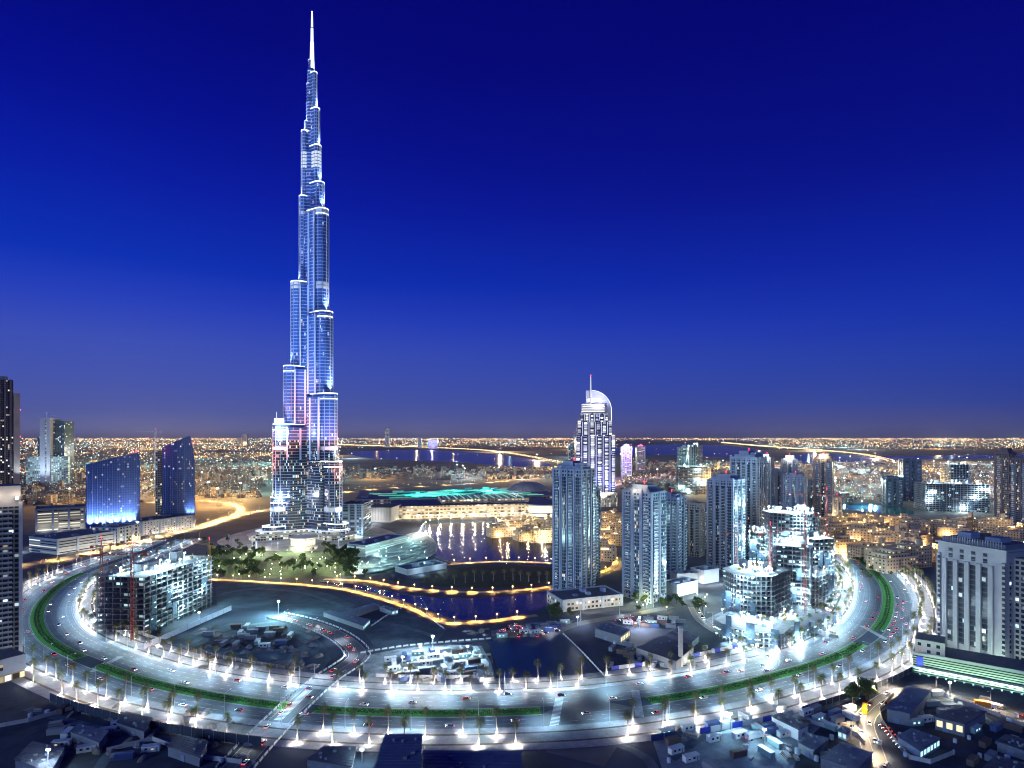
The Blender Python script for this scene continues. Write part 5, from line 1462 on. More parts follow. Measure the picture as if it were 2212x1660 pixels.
flood('floodlight mast in the lower lit yard', 1578, 1576, 8, 1.1e4)
flood('second floodlight mast in the lower lit yard by the cabins', 1652, 1612, 8, 1.1e4)
flood('floodlight mast low in the picture beside the tilted dark roof', 782, 1648, 6, 5e3, (.6, .95, 1))
flood('floodlight mast at the green pond', 1862, 1094, 12, 1.0e5, (.5, 1, .85))
flood('floodlight mast in the works yard by the dark square lot', 1010, 1425, 9, 2.2e4)
flood('floodlight mast near the kerb of the works yard', 870, 1450, 9, 2.0e4, (.8, 1, 1))

# broadleaf trees
BARK = mat('tree_bark', (.10, .075, .05), .95, noise=.4, nscale=2)
LEAF = [mat('tree_leaf', (.022, .05, .012), .8, noise=.4, nscale=.6), mat('tree_leaf_light', (.05, .085, .02), .8, noise=.4, nscale=.6)]
def tree(seed, h, label, group):
    q = random.Random(seed)
    t = thing('leafy_tree', label, 'tree', (0, 0), 0, group)
    b = MB(); b.tube((0, 0, 0), (0, 0, h * .38), .34, .24, 7)
    cl = []
    for i in range(9):
        a = q.uniform(0, 6.28); rr = h * q.uniform(.08, .34); z = h * q.uniform(.45, .9)
        c = Vector((rr * math.cos(a), rr * math.sin(a), z)); cl.append((c, h * q.uniform(.13, .22)))
        b.tube((0, 0, h * .3), c, .16, .05, 5)
    b.build('trunk', BARK, t)
    b = MB()
    for c, r in cl:
        for k in range(75):
            d = Vector((q.gauss(0, 1), q.gauss(0, 1), q.gauss(0, .8))); d.normalize()
            p = c + d * r * q.uniform(.5, 1.08); s_ = h * q.uniform(.018, .04)
            u = Vector((q.gauss(0, 1), q.gauss(0, 1), q.gauss(0, 1))).normalized(); v = d.cross(u).normalized() if d.cross(u).length > .01 else Vector((1, 0, 0))
            w_ = (v.cross(d) + d * q.uniform(-.6, .6)).normalized()
            b.face([p - v * s_ - w_ * s_, p + v * s_ - w_ * s_, p + v * s_ * .6 + w_ * s_ * 1.3, p - v * s_ * .6 + w_ * s_ * 1.3], None, 1 if q.random() < .35 else 0)
    b.build('crown', LEAF, t)
    return t
protoT = [None, None, None]
def put_tree(x, y, h, lbl, grp):
    v = rng.randint(0, 2)
    if protoT[v] is None:
        protoT[v] = tree(90 + v, 10.0, lbl, grp); protoT[v].location = (x, y, 0); protoT[v].scale = (h / 10,) * 3
    else: copy_tree(protoT[v], (x, y, 0), rng.uniform(0, 6.28), h / 10, lbl, grp)
for i in range(300):
    px = rng.uniform(450, 790); py = rng.choice([rng.uniform(1196, 1212), rng.uniform(1214, 1248)])
    if 590 < px < 720 and py < 1208: continue
    if math.sin(px * .061) + math.sin(px * .023 + py * .31) + math.sin(py * .42) < .15: continue
    x, y = gp(px, py); put_tree(x, y, rng.uniform(7, 13), 'leafy tree in the park below the tallest skyscraper', 'trees in the tower park')
for i in range(16):
    x, y = gp(rng.uniform(700, 770), rng.uniform(1188, 1206)); put_tree(x, y, rng.uniform(9, 14), 'big dark tree right of the round entrance pavilion', 'trees beside the pavilion')
for i in range(18):
    x, y = gp(rng.uniform(1360, 1520), rng.uniform(1300, 1326)); put_tree(x, y, rng.uniform(6, 10), 'leafy tree in the garden before the blue glazed tower', 'trees before the blue glazed tower')
for i in range(14):
    x, y = gp(rng.uniform(1170, 1240), rng.uniform(1316, 1340)); put_tree(x, y, rng.uniform(5, 8), 'small tree on the garden point beside the pale slender tower', 'trees on the garden point')
for i in range(12):
    x, y = gp(rng.uniform(440, 580), rng.uniform(1165, 1190)); put_tree(x, y, rng.uniform(6, 10), 'tree along the ramp left of the tallest skyscraper', 'trees along the ramp')
for i in range(22):
    x, y = gp(rng.uniform(1830, 2000), rng.uniform(1205, 1260)); put_tree(x, y, rng.uniform(5, 8), 'tree between the old quarter blocks and the boulevard', 'trees by the old quarter')
for i in range(6):
    x, y = gp(rng.uniform(1845, 1880), rng.uniform(1508, 1524)); put_tree(x, y, rng.uniform(8, 12), 'dark tree beside the street behind the yellow bus', 'trees behind the yellow bus')
# garden lamps in the tower park
pr = None
for i in range(60):
    x, y = gp(rng.uniform(450, 800), rng.uniform(1192, 1248))
    lbl, grp = 'pale garden lamp among the trees below the tallest skyscraper', 'garden lamps in the tower park'
    if pr is None:
        pr = thing('garden_lamp', lbl, 'garden lamp', (x, y), 0, grp)
        b = MB(); b.tube((0, 0, 0), (0, 0, 3), .12, .1, 5); b.build('pole', POLE, pr)
        b = MB(); b.tube((0, 0, 3), (0, 0, 3.9), .55, .45, 8); b.build('globe', glow('garden_globe', (.95, 1, .75), 6), pr)
        lamp('POINT', (0, 0, 4.4), 5e3, (.95, 1, .55), pr, .4)
    else: copy_tree(pr, (x, y, 0), 0, 1, lbl, grp)
tl = None
for i in range(34):
    x, y = gp(rng.uniform(780, 935), rng.uniform(1160, 1236))
    lbl, grp = 'white lamp on the stepped terrace between the lake and the tower park', 'lamps on the lakeside terrace'
    if tl is None:
        tl = thing('terrace_lamp', lbl, 'garden lamp', (x, y), 0, grp)
        b = MB(); b.tube((0, 0, 0), (0, 0, 8), .14, .1, 5); b.build('pole', POLE, tl)
        b = MB(); b.tube((0, 0, 8), (0, 0, 9), .5, .4, 8); b.build('globe', glow('terrace_globe', (.7, 1, .97), 7), tl)
        lamp('POINT', (0, 0, 9.6), 5.0e3, (.5, 1, .92), tl, .4)
    else: copy_tree(tl, (x, y, 0), 0, 1, lbl, grp)
for i in range(14):
    x, y = gp(rng.uniform(1360, 1530), rng.uniform(1285, 1322))
    copy_tree(pr, (x, y, 0), 0, 1, 'garden lamp at the foot of the blue glazed tower', 'lamps before the blue glazed tower')
# ================================================================== SHEDS, CABINS, FENCES, YARDS
ROOFB = mat('sheet_roof', (0.11, 0.14, 0.20), 0.55, noise=0.3, nscale=0.25)
ROOFD = mat('dark_sheet_roof', (0.07, 0.08, 0.11), 0.6, noise=0.35, nscale=0.2)
CLAD = mat('wall_cladding', (0.19, 0.20, 0.22), 0.7, noise=0.15, nscale=0.5)
def shed(lbl, quad, z, roof=None, wall=None, lit=None, cat='shed', nm='shed', ribs=8):
    """a flat or single pitch shed from the four corners of its roof, height z"""
    P = [gp(*q, z) for q in quad]
    if sum(P[i - 1][0] * P[i][1] - P[i][0] * P[i - 1][1] for i in range(4)) < 0: P = P[::-1]
    cx, cy_ = sum(p[0] for p in P) / 4, sum(p[1] for p in P) / 4
    t = thing(nm, lbl, cat, (cx, cy_))
    Q = [(p[0] - cx, p[1] - cy_) for p in P]
    b = MB(); b.prism(offset(Q, -.5), 0, z - .35, 0); b.build('wall', wall or CLAD, t)
    b = MB(); b.prism(Q, z - .34, z, 0, 0, True, True)
    b.build('roof', roof or ROOFB, t)
    # standing seams along the roof
    b = MB()
    L01 = math.hypot(Q[1][0] - Q[0][0], Q[1][1] - Q[0][1]); n = max(4, int(L01 / 2.2))
    for i in range(1, n):
        f = i / n
        a = (Q[0][0] + (Q[1][0] - Q[0][0]) * f, Q[0][1] + (Q[1][1] - Q[0][1]) * f); c = (Q[3][0] + (Q[2][0] - Q[3][0]) * f, Q[3][1] + (Q[2][1] - Q[3][1]) * f)
        b.tube((a[0], a[1], z + .06), (c[0], c[1], z + .06), .07, .07, 4)
    tag(b.build('roof_seams', roof or ROOFB, t), kind='stuff')
    q_ = random.Random(int(quad[0][0]))
    for i in range(5):
        f, g_ = q_.uniform(.12, .88), q_.uniform(.15, .85)
        x = (Q[0][0] * (1 - f) + Q[1][0] * f) * (1 - g_) + (Q[3][0] * (1 - f) + Q[2][0] * f) * g_; y = (Q[0][1] * (1 - f) + Q[1][1] * f) * (1 - g_) + (Q[3][1] * (1 - f) + Q[2][1] * f) * g_
        b = MB()
        if i % 2: b.box(x - .7, x + .7, y - .5, y + .5, z, z + .9)
        else: b.tube((x, y, z), (x, y, z + .7), .45, .45, 8); b.tube((x, y, z + .7), (x, y, z + 1.0), .7, .2, 8)
        b.build('roof_vent', CLAD if i % 2 else GREYW, t)
    Wl = offset(Q, -.42)
    for e in range(4):
        a, c = Wl[e], Wl[(e + 1) % 4]; l = math.hypot(c[0] - a[0], c[1] - a[1])
        if l < 6: continue
        nx, ny = (c[1] - a[1]) / l * .1, -(c[0] - a[0]) / l * .1; tx, ty = (c[0] - a[0]) / l, (c[1] - a[1]) / l
        f = q_.uniform(.2, .6) * l; p0 = (a[0] + tx * f, a[1] + ty * f); p1 = (p0[0] + tx * 2.6, p0[1] + ty * 2.6)
        b = MB(); b.prism([p0, (p0[0] + nx, p0[1] + ny), (p1[0] + nx, p1[1] + ny), p1][::-1], .05, min(3.2, z * .6), 0, 0, True, True); b.build('roller_door', GREYW, t)
    if lit:
        # front wall facing the camera gets a row of lit openings
        best = max(range(4), key=lambda i: -(Q[i][1] + Q[(i + 1) % 4][1]))
        a, c = offset(Q, -.42)[best], offset(Q, -.42)[(best + 1) % 4]
        m = max(2, int(math.hypot(c[0] - a[0], c[1] - a[1]) / 3.2))
        for i in range(m):
            f0, f1 = (i + .2) / m, (i + .8) / m
            p0 = (a[0] + (c[0] - a[0]) * f0, a[1] + (c[1] - a[1]) * f0); p1 = (a[0] + (c[0] - a[0]) * f1, a[1] + (c[1] - a[1]) * f1)
            nx, ny = (c[1] - a[1]), -(c[0] - a[0]); l = math.hypot(nx, ny); nx, ny = nx / l * .12, ny / l * .12
            b = MB(); b.prism([p0, (p0[0] + nx, p0[1] + ny), (p1[0] + nx, p1[1] + ny), p1], z * .3, z * .75, 0, 0, True, True); b.build('window', lit, t)
    return t
LITC = glow('cabin_window', (.55, .95, 1.0), 1.2); LITW = glow('shed_window', (1, .85, .5), 1.3)
shed('large grey roofed shed in the bend of the lit street', [(1914, 1531), (1958, 1481), (2013, 1490), (1967, 1542)], 7)
shed('square dark roofed shed right of the large grey shed', [(2016, 1547), (2071, 1520), (2132, 1536), (2085, 1564)], 7, ROOFD, lit=LITW)
shed('pale fronted low hall with two lit windows below the large shed', [(1936, 1589), (1969, 1572), (2033, 1594), (1988, 1622)], 5, ROOFB, MATS['cream_render'], LITC)
shed('small shed roof left of the lower lit street', [(1722, 1602), (1744, 1583), (1793, 1594), (1758, 1622)], 5)
shed('big seamed shed roof at the foot of the picture beside the lit street', [(1769, 1635), (1818, 1602), (1887, 1624), (1851, 1664)], 5.5, ROOFB)
shed('white walled store with dark flat roof by the lower yard', [(1664, 1546), (1690, 1538), (1748, 1566), (1725, 1576)], 6, ROOFD, mat('white_wall', (.6, .6, .6), .8))
shed('small white cabin between the sheds and the lit street', [(1807, 1577), (1822, 1567), (1842, 1574), (1830, 1586)], 4, ROOFB, MATS['white_wall'], LITC, 'cabin', 'site_cabin')
shed('dark corner store at the right edge of the picture', [(2120, 1660), (2150, 1630), (2225, 1650), (2215, 1690)], 6, ROOFD, None, LITW)
shed('dim flat shed below the car park podium at the right edge', [(2150, 1600), (2172, 1585), (2230, 1600), (2216, 1622)], 5, ROOFD, None, LITC)
shed('tall dark slab roof at the bottom of the picture', [(806, 1672), (830, 1586), (912, 1584), (909, 1672)], 34, mat('blue_slab_roof', (.12, .15, .22), .7, noise=.2, nscale=.2), CLAD, None, 'building', 'slab_building')
shed('lower dark roof right of the tall slab roof', [(914, 1672), (914, 1620), (1126, 1622), (1130, 1672)], 24, MATS['blue_slab_roof'], CLAD, None, 'building', 'slab_building')
shed('blue roofed warehouse with a lit front beside the parking lot', [(1283, 1356), (1312, 1343), (1362, 1358), (1341, 1374)], 7, ROOFB, lit=LITW, cat='warehouse', nm='warehouse')
shed('dark unlit warehouse in the middle of the storage yard', [(1372, 1398), (1430, 1372), (1500, 1396), (1462, 1428)], 7, ROOFD, cat='warehouse', nm='warehouse')
shed('narrow dark store behind the unlit warehouse', [(1440, 1366), (1462, 1356), (1512, 1372), (1496, 1386)], 5, ROOFD, cat='warehouse', nm='warehouse')
shed('long low cabin row with lit windows in front of the near quay', [(697, 1322), (713, 1318), (800, 1338), (785, 1352)], 4, ROOFB, CLAD, LITC, 'cabin', 'site_cabin')
shed('slanting cabin row with lit ends beside the near quay', [(732, 1324), (808, 1302), (820, 1306), (756, 1329)], 4, ROOFB, CLAD, LITC, 'cabin', 'site_cabin')
shed('short cabin row closing the yard beside the near quay', [(818, 1310), (836, 1308), (862, 1316), (846, 1320)], 4, ROOFB, CLAD, LITC, 'cabin', 'site_cabin')
shed('dark tin shed on the lower left ground', [(250, 1560), (272, 1536), (330, 1550), (312, 1580)], 5, ROOFD)
shed('low shed with pale roof strips on the dark ground at the left', [(660, 1640), (700, 1610), (770, 1612), (760, 1655)], 4, ROOFD)
shed('dark flat roof at the lower left corner', [(30, 1640), (70, 1600), (140, 1615), (110, 1668)], 5, ROOFD)
shed('blue lit tin roof above the lower left floodlight', [(150, 1580), (170, 1562), (236, 1578), (214, 1604)], 5, ROOFB)
shed('open sided dark shed by the red lit road', [(360, 1612), (385, 1585), (450, 1600), (432, 1636)], 5, ROOFD)
pyl = thing('chimney_stack', 'slender dark concrete stack standing in the storage yard', 'chimney', gp(1470, 1440))
b = MB(); b.box(-1.3, 1.3, -1.1, 1.1, 0, 26); b.build('shaft', CONC, pyl)
b = MB(); b.box(-1.6, 1.6, -1.4, 1.4, 26, 27); b.build('cap', GREYW, pyl)

# cabins, containers, pipe stacks and spoil in the lit yards
CAB = [mat('cabin_white', (.55, .58, .6), .6), mat('cabin_teal', (.22, .36, .35), .6), mat('cabin_blue', (.06, .10, .24), .6), mat('cabin_grey', (.22, .24, .27), .7), mat('cabin_rust', (.13, .09, .075), .8)]
CN = ['white', 'teal', 'blue', 'grey', 'rust brown']
def cabin(ci, label, group):
    t = thing('site_cabin' if ci < 2 else 'container', label, 'cabin' if ci < 2 else 'container', (0, 0), 0, group)
    b = MB(); b.box(-4, 4, -1.4, 1.4, .15, 2.9); b.build('body', CAB[ci], t)
    b = MB(); b.box(-4.15, 4.15, -1.55, 1.55, 2.92, 3.08); b.build('roof', CAB[0 if ci < 2 else ci], t)
    if ci < 2:
        for x in (-2.6, .2):
            b = MB(); b.box(x, x + 1.3, -1.46, -1.41, 1.3, 2.3); b.build('window', LITC if ci else MATS['dark_win'], t)
        b = MB(); b.box(2.3, 3.2, -1.46, -1.41, .2, 2.3); b.build('door', CAB[3], t)
    else:
        b = MB()
        for i in range(14): b.box(-3.9 + i * .58, -3.65 + i * .58, -1.48, -1.41, .3, 2.8)
        tag(b.build('wall_ribs', CAB[ci], t), kind='stuff')
    return t
cabP = {}
def yard(poly_px, n, where, grp, seed, a0=0.0):
    q = random.Random(seed)
    xs, ys = [p[0] for p in poly_px], [p[1] for p in poly_px]
    used = []
    k = 0; tries = 0
    while k < n and tries < 4000:
        tries += 1
        px, py = q.uniform(min(xs), max(xs)), q.uniform(min(ys), max(ys))
        ins = False
        for i in range(len(poly_px)):
            (x1, y1), (x2, y2) = poly_px[i - 1], poly_px[i]
            if (y1 > py) != (y2 > py) and px < (x2 - x1) * (py - y1) / (y2 - y1) + x1: ins = not ins
        if not ins: continue
        x, y = gp(px, py)
        if any(math.hypot(x - u, y - v) < 7.5 for u, v in used): continue
        used.append((x, y))
        ci = q.choice([0, 0, 1, 2, 3, 3, 4]); a = a0 + q.choice([0, 0, math.pi / 2]) + q.uniform(-.08, .08)
        lbl = '%s %s %s' % (CN[ci], 'site cabin' if ci < 2 else 'container', where); g_ = '%s %s %s' % (CN[ci], 'cabins' if ci < 2 else 'containers', grp)
        if ci not in cabP:
            cabP[ci] = o = cabin(ci, lbl, g_); o.location = (x, y, .04); o.rotation_euler.z = a
        else: copy_tree(cabP[ci], (x, y, .04), a, 1, lbl, g_)
        k += 1
yard([(830, 1430), (950, 1405), (1040, 1400), (1055, 1440), (1062, 1470), (840, 1474)], 34, 'in the bright works yard left of the square lot', 'in the works yard', 1, .3)
yard([(1080, 1378), (1160, 1352), (1225, 1346), (1210, 1362)], 14, 'on the gravel strip above the square lot', 'on the gravel strip', 2, .2)
yard([(1345, 1350), (1440, 1330), (1490, 1345), (1440, 1360)], 14, 'in the yard below the basin towers', 'below the basin towers', 3, -.3)
yard([(1420, 1590), (1560, 1555), (1700, 1530), (1690, 1650), (1470, 1672)], 17, 'in the lower lit yard at the foot of the picture', 'in the lower yard', 4, .4)
yard([(1540, 1360), (1640, 1300), (1800, 1230), (1850, 1290), (1800, 1372), (1690, 1396)], 26, 'between the frames of the right building site', 'on the right site', 5, .2)
yard([(440, 1366), (500, 1352), (600, 1356), (650, 1380), (640, 1400), (470, 1396)], 18, 'on the rubble of the round dark lot', 'on the round lot', 6, .1)
yard([(1310, 1400), (1360, 1385), (1450, 1440), (1400, 1456)], 10, 'in the dark storage yard beside the boulevard', 'in the storage yard', 7, -.5)
yard([(1720, 1545), (1830, 1520), (1850, 1560), (1790, 1575)], 8, 'on the dark ground left of the yellow bus', 'left of the yellow bus', 8, .5)
yard([(120, 1520), (300, 1560), (420, 1590), (300, 1650), (120, 1610)], 9, 'on the dark ground at the lower left', 'at the lower left', 9, .3)
yard([(1960, 1490), (2040, 1500), (2060, 1545), (1990, 1570), (1950, 1560)], 9, 'beside the large grey shed', 'beside the large grey shed', 10, .2)
yard([(2060, 1560), (2200, 1560), (2210, 1650), (2080, 1650)], 9, 'on the dark ground at the lower right', 'at the lower right', 11, .6)
# tanks, stacks and low walls
def tank(lbl, grp):
    t = thing('water_tank', lbl, 'tank', (0, 0), 0, grp)
    b = MB(); b.tube((0, 0, .6), (0, 0, 3.0), 1.2, 1.2, 14); b.tube((0, 0, 3.0), (0, 0, 3.4), 1.2, .4, 14); b.build('tank_shell', CAB[0], t)
    b = MB()
    for a in range(4): b.tube((.9 * math.cos(a * 1.571), .9 * math.sin(a * 1.571), 0), (.9 * math.cos(a * 1.571), .9 * math.sin(a * 1.571), .6), .09, .09, 5)
    b.build('stand', POLE, t); return t
def pallet(lbl, grp):
    t = thing('material_stack', lbl, 'stack', (0, 0), 0, grp)
    for k in range(3):
        b = MB(); b.box(-2.4 + .1 * k, 2.4 - .25 * k, -.9, .9 - .12 * k, .12 + k * .5, .5 + k * .5, bot=True); b.build('layer', (CAB[3], MATS['timber'], SLAB)[k], t)
    b = MB(); b.box(-2.2, 2.2, -.8, .8, 0, .11); b.build('base', MATS['timber'], t); return t
pt_, pp_ = None, None
for (x0, x1, y0, y1, n, where, grp) in ((1420, 1850, 1555, 1660, 34, 'in the yards along the foot of the picture', 'in the lower yards'), (1900, 2210, 1500, 1655, 34, 'among the sheds at the lower right', 'among the lower right sheds'), (60, 560, 1520, 1655, 30, 'on the dark lots at the lower left', 'on the lower left lots'),
                                        (820, 1060, 1400, 1475, 26, 'in the works yard before the square lot', 'in the works yard'), (1320, 1620, 1345, 1440, 26, 'in the dark yard right of the square lot', 'in the dark yard'), (1560, 1840, 1290, 1395, 30, 'round the right building frames', 'round the right frames')):
    for i in range(n):
        x, y = gp(rng.uniform(x0, x1), rng.uniform(y0, y1)); a = rng.uniform(0, 3.1)
        if rng.random() < .28:
            lbl = 'pale round water tank ' + where
            if pt_ is None: pt_ = o = tank(lbl, 'water tanks ' + grp); o.location = (x, y, .05)
            else: copy_tree(pt_, (x, y, .05), a, rng.uniform(.7, 1.1), lbl, 'water tanks ' + grp)
        else:
            lbl = 'low stack of building material ' + where
            if pp_ is None: pp_ = o = pallet(lbl, 'stacks ' + grp); o.location = (x, y, .05); o.rotation_euler.z = a
            else: copy_tree(pp_, (x, y, .05), a, rng.uniform(.7, 1.5), lbl, 'stacks ' + grp)
def wall(lbl, px, h=2.2):
    P = [gp(*p) for p in px]; t = thing('yard_wall', lbl, 'wall', P[0])
    for a, c in zip(P[:-1], P[1:]):
        l = math.hypot(c[0] - a[0], c[1] - a[1]); nx, ny = -(c[1] - a[1]) / l * .12, (c[0] - a[0]) / l * .12
        q = [(a[0] - P[0][0] + nx * s1, a[1] - P[0][1] + ny * s1) for s1 in (-1,)] + [(c[0] - P[0][0] - nx, c[1] - P[0][1] - ny), (c[0] - P[0][0] + nx, c[1] - P[0][1] + ny), (a[0] - P[0][0] + nx, a[1] - P[0][1] + ny)]
        b = MB(); b.prism(q[::1], 0, h, 0); b.build('wall_panel', CONC, t)
        b = MB(); b.box(c[0] - P[0][0] - .25, c[0] - P[0][0] + .25, c[1] - P[0][1] - .25, c[1] - P[0][1] + .25, 0, h + .25); b.build('pillar', CONC, t)
wall('pale block wall curving round the compound of the large grey shed', [(1930, 1502), (1900, 1535), (1905, 1560), (1930, 1600), (1965, 1640), (2010, 1650), (2060, 1630)])
wall('block wall behind the sheds at the lower right edge', [(2060, 1515), (2110, 1530), (2160, 1550), (2210, 1570)])
wall('long block wall between the lower yard and the dark sheds', [(1745, 1560), (1790, 1575), (1850, 1590), (1868, 1610)])
wall('low block wall crossing the dark lower left lots', [(-20, 1575), (60, 1560), (150, 1535), (200, 1525)])
wall('broken block wall in front of the dark lower left sheds', [(230, 1625), (330, 1600), (440, 1640), (520, 1650)])
# heaps of spoil, timber and pipes
HEAP = [mat('spoil', (.15, .14, .13), .95, noise=.4, nscale=.5), mat('rubble_grey', (.22, .22, .23), .95, noise=.4, nscale=.5)]
def heap(seed):
    q = random.Random(seed); b = MB(); n = 11; rings = [(1, 0), (.72, .42), (.38, .8)]
    P = [[(r * (3.6 + q.uniform(-.7, .7)) * math.cos(6.283 * i / n), r * (2.6 + q.uniform(-.5, .5)) * math.sin(6.283 * i / n), 1.9 * h + q.uniform(-.1, .15) * (h > 0)) for i in range(n)] for r, h in rings]
    for k in range(2):
        for i in range(n):
            j = (i + 1) % n; b.face([P[k][i], P[k][j], P[k + 1][j], P[k + 1][i]])
    for i in range(n): b.face([P[2][i], P[2][(i + 1) % n], (0, 0, 2.0)])
    return b
hp = [None, None, None]
for (x0, x1, y0, y1, n, where) in ((430, 690, 1355, 1445, 80, 'on the round dark lot'), (860, 1050, 1410, 1470, 34, 'in the bright works yard'), (1560, 1800, 1290, 1390, 34, 'on the right building site'), (1000, 1160, 1352, 1376, 12, 'on the gravel strip'), (120, 540, 1520, 1640, 22, 'on the dark lower left ground')):
    for i in range(n):
        x, y = gp(rng.uniform(x0, x1), rng.uniform(y0, y1)); v = rng.randint(0, 2)
        lbl, grp = 'heap of spoil and rubble %s' % where, 'heaps ' + where
        if hp[v] is None: hp[v] = tag(heap(v).build('rubble_heap', HEAP[v % 2]), lbl, 'heap', grp); o = hp[v]
        else: o = hp[v].copy(); COL.objects.link(o); o['label'] = lbl; o['group'] = grp
        o.location = (x, y, .03); o.rotation_euler = (0, 0, rng.uniform(0, 6)); o.scale = (rng.uniform(.6, 1.5), rng.uniform(.6, 1.3), rng.uniform(.5, 1.3))

# hoardings along the edge of the pavements: panels carried on posts
def hoarding(lbl, off, x0, x1, h, m, side_in, nm='hoarding', alt=None):
    sg = [p for p in BLV if x0 <= bpx((p[0] + p[2] * off, p[1] + p[3] * off))[0] <= x1 and bpx(p)[1] > 1300]
    if len(sg) < 3: return
    t = thing(nm, lbl, 'hoarding', (sg[0][0] + sg[0][2] * off, sg[0][1] + sg[0][3] * off))
    ox, oy = t.location.x, t.location.y
    for i, (a, c) in enumerate(zip(sg[:-1], sg[1:])):
        p = (a[0] + a[2] * off - ox, a[1] + a[3] * off - oy); q = (c[0] + c[2] * off - ox, c[1] + c[3] * off - oy)
        nx, ny = a[2] * .12, a[3] * .12
        b = MB(); b.prism([(p[0] - nx, p[1] - ny), (q[0] - nx, q[1] - ny), (q[0] + nx, q[1] + ny), (p[0] + nx, p[1] + ny)], .2, h, 0, 0, True, True)
        b.build('panel', alt if alt and i % 3 == 0 else m, t)
        b = MB(); b.box(p[0] - .12, p[0] + .12, p[1] - .35, p[1] - .13, 0, h + .15); b.build('post', POLE, t)
    return t
DWALL = mat('dark_hoarding', (.04, .05, .07), .8, noise=.2, nscale=.4)
WBOARD = mat('white_hoarding', (.52, .52, .54), .7); BBOARD = mat('blue_hoarding', (.03, .05, .42), .6)
hoarding('dark hoarding along the outer pavement at the lower left', -43, 95, 570, 5.0, DWALL, 0)
hoarding('blue and white hoarding along the outer pavement at the right', -43, 1490, 1720, 3.2, WBOARD, 0, alt=BBOARD)
hoarding('dark blue hoarding along the outer pavement right of the crossing', -43, 1380, 1489, 3.6, mat('navy_hoarding', (.03, .04, .14), .7), 0)
hoarding('dark wall along the outer pavement below the right bend', -43, 1721, 1990, 3.6, DWALL, 0)
hoarding('blue and white hoarding along the inner pavement before the storage yard', 48, 1320, 1650, 2.8, WBOARD, 1, alt=BBOARD)
hoarding('low pale hoarding along the inner pavement before the works yard', 48, 800, 1060, 2.4, WBOARD, 1)
hoarding('dark hoarding along the inner pavement before the round lot', 48, 390, 620, 2.6, DWALL, 1)
hoarding('pale hoarding along the inner pavement below the left building site', 48, 225, 372, 2.6, mat('grey_hoarding', (.2, .21, .22), .8), 1)
# white boundary wall in front of the left building site
(ox, oy), rz, w = front((312, 1402), (500, 1318))
t = thing('boundary_wall', 'long pale lavender wall beside the left building site', 'wall', (ox, oy), rz)
b = MB(); b.box(-w / 2, w / 2, 0, .4, 0, 4.2); b.build('wall', mat('pale_wall', (.42, .42, .5), .8), t)
for i in range(14):
    b = MB(); x = -w / 2 + i * w / 13.5; b.box(x, x + .6, -.3, -.01, 0, 4.5); b.build('buttress', MATS['pale_wall'], t)

# concrete barriers along the site roads
bar = None
for path, off, lbl, grp in ((X1, 9, 'pale concrete barrier block along the right side of the crossing road', 'barriers right of the crossing road'), (X1, -9, 'pale concrete barrier block along the left side of the crossing road', 'barriers left of the crossing road'),
                            (smooth_path([gp(*p) for p in ((775, 1412), (860, 1398), (960, 1388), (1060, 1380))], 8), 0, 'pale concrete barrier block above the works yard', 'barriers above the works yard'),
                            (smooth_path([gp(*p) for p in ((1215, 1368), (1260, 1412), (1306, 1462))], 8), 0, 'pale concrete barrier block beside the square lot', 'barriers beside the square lot'),
                            (smooth_path([gp(*p) for p in ((800, 1354), (880, 1312), (962, 1360))], 8), 0, 'pale concrete barrier block round the middle lot', 'barriers round the middle lot')):
    for (x, y, nx, ny) in resample(path, 5.2, 2):
        x += nx * off; y += ny * off
        if not inview(x, y, 5): continue
        if bar is None:
            b = MB(); b.prism([(-1.9, -.35), (1.9, -.35), (1.9, .35), (-1.9, .35)], .05, .35, 0); b.prism([(-1.9, -.16), (1.9, -.16), (1.9, .16), (-1.9, .16)], .36, 1.1, 0)
            bar = tag(b.build('concrete_barrier', mat('barrier_concrete', (.45, .46, .48), .85)), lbl, 'barrier', grp); o = bar
        else: o = bar.copy(); COL.objects.link(o); o['label'] = lbl; o['group'] = grp
        o.location = (x, y, 0.03); o.rotation_euler = (0, 0, math.atan2(-nx, ny))
